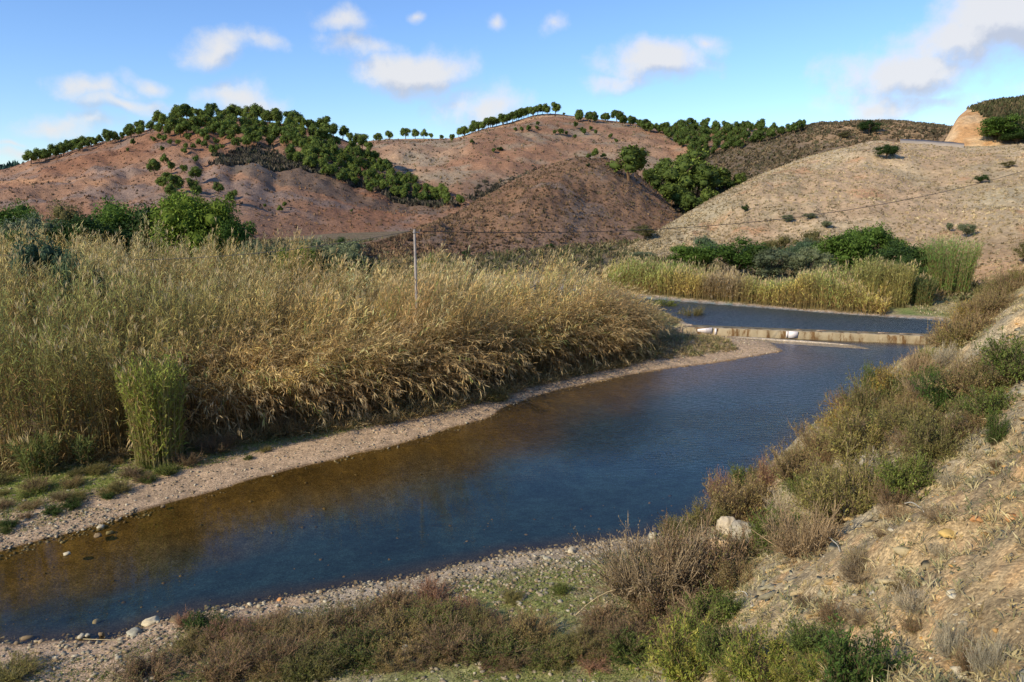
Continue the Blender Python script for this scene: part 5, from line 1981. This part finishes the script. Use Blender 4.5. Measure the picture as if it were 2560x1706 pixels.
def stones_stuff(name, x, y, size, cols, seed, label, squash=.55, shp=ICO0, zoff=0.0, mx=99999):
    rng = np.random.default_rng(seed)
    x, y = x[:mx], y[:mx]
    n = len(x)
    z = ground_z(x, y) + zoff
    s = size[0] + (size[1] - size[0]) * rng.uniform(0, 1, n) ** 3
    v, f = shp
    V = v[None] * (1 + .28 * rng.normal(size=(n, len(v), 1)).clip(-1.2, 1.2)) * s[:, None, None]
    V = V * np.stack([rng.uniform(.8, 1.5, n), rng.uniform(.7, 1.1, n), rng.uniform(.35, .8, n) * squash / .55], 1)[:, None, :]
    a = rng.uniform(0, 6.28, n)
    ca, sa = np.cos(a)[:, None], np.sin(a)[:, None]
    V = np.stack([V[..., 0] * ca - V[..., 1] * sa, V[..., 0] * sa + V[..., 1] * ca, V[..., 2]], -1)
    V += np.stack([x, y, z + s * .12], 1)[:, None]
    F = (np.arange(n)[:, None, None] * len(v) + f[None]).reshape(-1, 3)
    cols = np.array(cols)
    c = cols[rng.integers(0, len(cols), n)] * rng.uniform(.7, 1.25, (n, 1))
    me = mesh_np(name, V.reshape(-1, 3), F, np.repeat(c, len(v), 0))
    tag(link(name, me, M_STONE), label, 'gravel', kind='stuff')


def slabs(name, x, y):
    rng = np.random.default_rng(942)
    n = len(x)
    z = ground_z(x, y)
    s = .05 + .17 * rng.uniform(0, 1, n) ** 2.5
    v = np.array([[a, b, c] for a in (-.5, .5) for b in (-.5, .5) for c in (-.5, .5)])
    f = np.array([[0, 1, 3, 2], [4, 6, 7, 5], [0, 4, 5, 1], [2, 3, 7, 6], [0, 2, 6, 4], [1, 5, 7, 3]])
    V = v[None] * (1 + .5 * rng.uniform(-1, 1, (n, 8, 3))) * np.stack([s * rng.uniform(1.2, 2.6, n), s * rng.uniform(.5, 1, n), s * rng.uniform(.18, .45, n)], 1)[:, None]
    tl = rng.uniform(.1, .8, n)[:, None]          # bedding dips towards the river
    V = np.stack([V[..., 0], V[..., 1] * np.cos(tl) - V[..., 2] * np.sin(tl), V[..., 1] * np.sin(tl) + V[..., 2] * np.cos(tl)], -1)
    a = math.atan2(.775, .63) + rng.normal(size=n) * .35
    ca, sa = np.cos(a)[:, None], np.sin(a)[:, None]
    V = np.stack([V[..., 0] * ca + V[..., 1] * sa, V[..., 0] * sa - V[..., 1] * ca, V[..., 2]], -1) + np.stack([x, y, z], 1)[:, None]
    F = (np.arange(n)[:, None, None] * 8 + f[None]).reshape(-1, 4)
    cols = np.array([(.46, .35, .20), (.50, .39, .24), (.42, .32, .19), (.46, .31, .15), (.42, .36, .25)])
    c = cols[rng.integers(0, 5, n)] * rng.uniform(.75, 1.2, (n, 1))
    tag(link(name, mesh_np(name, V.reshape(-1, 3), F, np.repeat(c, 8, 0)), M_STONE), 'thin broken ledges of golden-tan rock cropping out of the right bank', 'rock', kind='stuff')


STC = [(.38, .30, .21), (.44, .36, .26), (.30, .23, .16), (.50, .43, .33), (.38, .27, .17), (.24, .20, .15)]
x, y = scatter_xy(40000, -18, 8, 9, 24, rg)
sr, sp, ds, up = ground_fields(x, y)
k = (sr > -.4) & (ds < .3) & in_view(x, y) & (rg.uniform(size=len(x)) < np.clip(1.35 - .22 * sr, .35, 1))
stones_stuff('gravel', x[k], y[k], (.012, .075), STC, 920, 'angular grey-beige shingle along the near shore', mx=15000)
x, y = scatter_xy(60000, -30, 20, 18, 56, rg)
sr, sp, ds, up = ground_fields(x, y)
k = (sr > -.3) & (sr < 5.5) & (ds < -4) & in_view(x, y) & (up < 0)
stones_stuff('gravel', x[k], y[k], (.012, .07), STC, 921, 'fine pale gravel covering the left beach', mx=16000)
x, y = scatter_xy(50000, -2, 44, 4, 60, rg)
sr, sp, ds, up = ground_fields(x, y)
k = (ds > .1) & (ds < 13) & in_view(x, y)
stones_stuff('gravel', x[k], y[k], (.012, .06), [(.40, .29, .17), (.48, .38, .25), (.34, .24, .14), (.50, .29, .11), (.28, .23, .17), (.54, .48, .39)], 922, 'loose ochre stones over the right bank slope', mx=16000)
x, y = scatter_xy(30000, 1, 40, 4, 56, rg)
sr, sp, ds, up = ground_fields(x, y)
k = (ds > .4) & (ds < 12) & in_view(x, y) & (fbm(x * .6, y * .6, 940, 3) + .5 * fbm((x * .63 + y * .775) * .5, (x * .775 - y * .63) * 2.5, 941, 3) > .12)
slabs('rock_ledges', x[k][:3800], y[k][:3800])
# pebbles lying on the river bed in the shallows
x, y = scatter_xy(9000, -18, 6, 14, 30, rg)
sr, sp, ds, up = ground_fields(x, y)
k = (sr < -.1) & (sr > -4) & in_view(x, y)
stones_stuff('river_bed_pebbles', x[k], y[k], (.015, .07), [(.20, .14, .07), (.10, .08, .05), (.26, .19, .11)], 923, 'scattered pebbles on the bed of the clear shallows', mx=220)


# individual stones
def stone(px, py, wpx, hpx, label, col=(.48, .42, .33), z=None, name='stone', seed=0):
    r = hit(px, py, ['ground'])
    if not r:
        return
    p, D = r
    if z is not None:
        d = pdir(px, py).normalized()
        t = (z - CAMH) / d.z
        p = CAMV + d * t
        D = t
    w = wpx * D / FPX * .5
    h = hpx * D / FPX * .6
    v, f = lump(seed + 5, ICO3 if wpx > 40 else ICO1, .55 if wpx > 40 else .95, 1.9 if wpx > 40 else 2.6)
    v = np.sign(v) * np.abs(v) ** .8
    rng = np.random.default_rng(seed)
    c, s = math.cos(seed), math.sin(seed)
    v = v * [w, w * .8, h]
    v = v.copy()
    c0 = np.array(col) * (1 + .25 * fbm(v[:, 0] * 4 / max(w, .05), v[:, 1] * 4 / max(w, .05) + v[:, 2], seed + 3, 3))[:, None]
    me = mesh_np(name, v, f, c0, False)
    o = tag(link(name, me, M_STONE), label, 'stone' if name == 'stone' else 'boulder')
    o.location = (p.x, p.y, p.z + h * .35)
    o.rotation_euler = (0, 0, seed * 1.7 if wpx < 60 else 0)


stone(1815, 1330, 50, 46, 'pale rounded boulder at the waterline, left and brighter half of the pair', (.50, .42, .33), name='boulder', seed=31)
stone(1858, 1350, 62, 48, 'pale weathered boulder at the waterline, right and duller half of the pair', (.44, .37, .29), name='boulder', seed=32)
stone(1800, 1375, 50, 34, 'tan crumbling rock below the pale boulder pair', (.48, .36, .24), name='boulder', seed=33)
stone(2150, 1140, 40, 22, 'small white rock among the brooms on the right bank', (.62, .58, .52), seed=34)
stone(2175, 1165, 46, 26, 'pale rubble rock under the white one on the right bank', (.56, .50, .42), seed=35)
for i, a in enumerate([(253, 1321, 17, 9, 'flat pale grey stone by the left shore, upper of the near pair'), (273, 1334, 15, 7, 'flat pale stone by the left shore, lower of the near pair'),
                       (245, 1340, 16, 6, 'low brown stone in the shallows beside the pale pair'), (296, 1302, 12, 5, 'dark flat stone lying in the water off the left shore'),
                       (328, 1287, 10, 6, 'dark stone at the left waterline right of the pale pair'), (408, 1268, 12, 6, 'dark stone at the left waterline further right'),
                       (168, 1386, 15, 5, 'narrow pale stone breaking the water near the left edge'), (241, 1557, 13, 9, 'tan stone standing in the water off the near left shore'),
                       (254, 1588, 10, 8, 'small dark-sided stone in the water by the near shingle'), (204, 1592, 16, 7, 'flat stone in the shallows left of the near shingle tip'),
                       (218, 1590, 12, 6, 'flat stone touching the shallows stone pair'), (699, 1501, 14, 8, 'lone orange-tan stone in the water off the near shore'),
                       (625, 1518, 11, 10, 'upright pale stone at the near waterline'), (605, 1524, 16, 6, 'flat pale stone at the near waterline left of the upright one'),
                       (376, 1557, 30, 10, 'flat grey slab at the near waterline'), (336, 1585, 28, 10, 'flat tan slab at the near shingle tip'),
                       (70, 1600, 24, 9, 'dark wet stone at the bottom left waterline'), (440, 1553, 26, 12, 'brown stone at the foot of the reddish weed on the shingle'),
                       (1430, 1380, 22, 11, 'pale stone sticking out at the near shoreline, leftmost of two'), (1366, 1398, 16, 7, 'pale stone at the near shoreline below the grassy strip'),
                       (1015, 1630, 26, 20, 'white-grey rock in front of the thicket at the bottom'), (1632, 1345, 18, 16, 'whitish rock where the shingle ends by the bank'),
                       (1730, 1655, 14, 9, 'white stone on bare ground at the bottom'), (2380, 1487, 22, 14, 'pale stone on the open slope right of the dead tuft'),
                       (2400, 1690, 36, 22, 'pale greenish rock at the bottom right'), (2375, 1335, 40, 9, 'yellow-ochre rock patch on the upper right slope'),
                       (2440, 1300, 22, 10, 'rusty orange stone on the upper right slope'), (2530, 1300, 34, 14, 'rusty orange rock near the right edge of the slope')]):
    col = (.50, .44, .34)
    if 'dark' in a[4] or 'brown' in a[4]:
        col = (.22, .16, .10)
    elif 'ochre' in a[4]:
        col = (.50, .35, .14)
    elif 'orange' in a[4]:
        col = (.55, .27, .12)
    elif 'white' in a[4]:
        col = (.66, .62, .54)
    stone(a[0], a[1], a[2], a[3], a[4], col, z=.02 if ('water' in a[4] or 'shallows' in a[4]) and a[1] < 1600 and 'shore' not in a[4] else None, seed=40 + i)

# fallen canes
def cane(x0, y0, x1, y1, label, col=(.55, .46, .30), rad=.012, bow=.0):
    a, b = hit(x0, y0, ['ground'])[0], hit(x1, y1, ['ground'])[0]
    n = 9
    t = np.linspace(0, 1, n)
    P = np.array(a)[None] * (1 - t[:, None]) + np.array(b)[None] * t[:, None]
    P[:, 2] = np.maximum(P[:, 2], ground_z(P[:, 0], P[:, 1])) + .03 + bow * 4 * t * (1 - t)
    bb = Buf()
    o0 = P[0].copy()
    add_tubes(bb, (P - o0)[None], np.linspace(rad, rad * .5, n)[None], [col], 5)
    o = tag(link('fallen_cane', bb.mesh('fallen_cane'), M_BARK), label, 'cane')
    o.location = o0


cane(190, 1600, 300, 1604, 'pale straight cane lying along the near left waterline')
cane(1440, 1540, 1640, 1500, 'long pale cane arching over the brown bush on the flat', bow=.5)
cane(2260, 1265, 2310, 1290, 'bleached curved stick on the upper slope', (.62, .58, .52), .016, .12)
cane(2060, 1345, 2100, 1385, 'bleached stick at the lower edge of the open slope', (.62, .56, .48), .018, .1)
cane(1835, 1485, 1870, 1495, 'short white stick in the shaded notch of the bank', (.7, .66, .6), .018, .05)
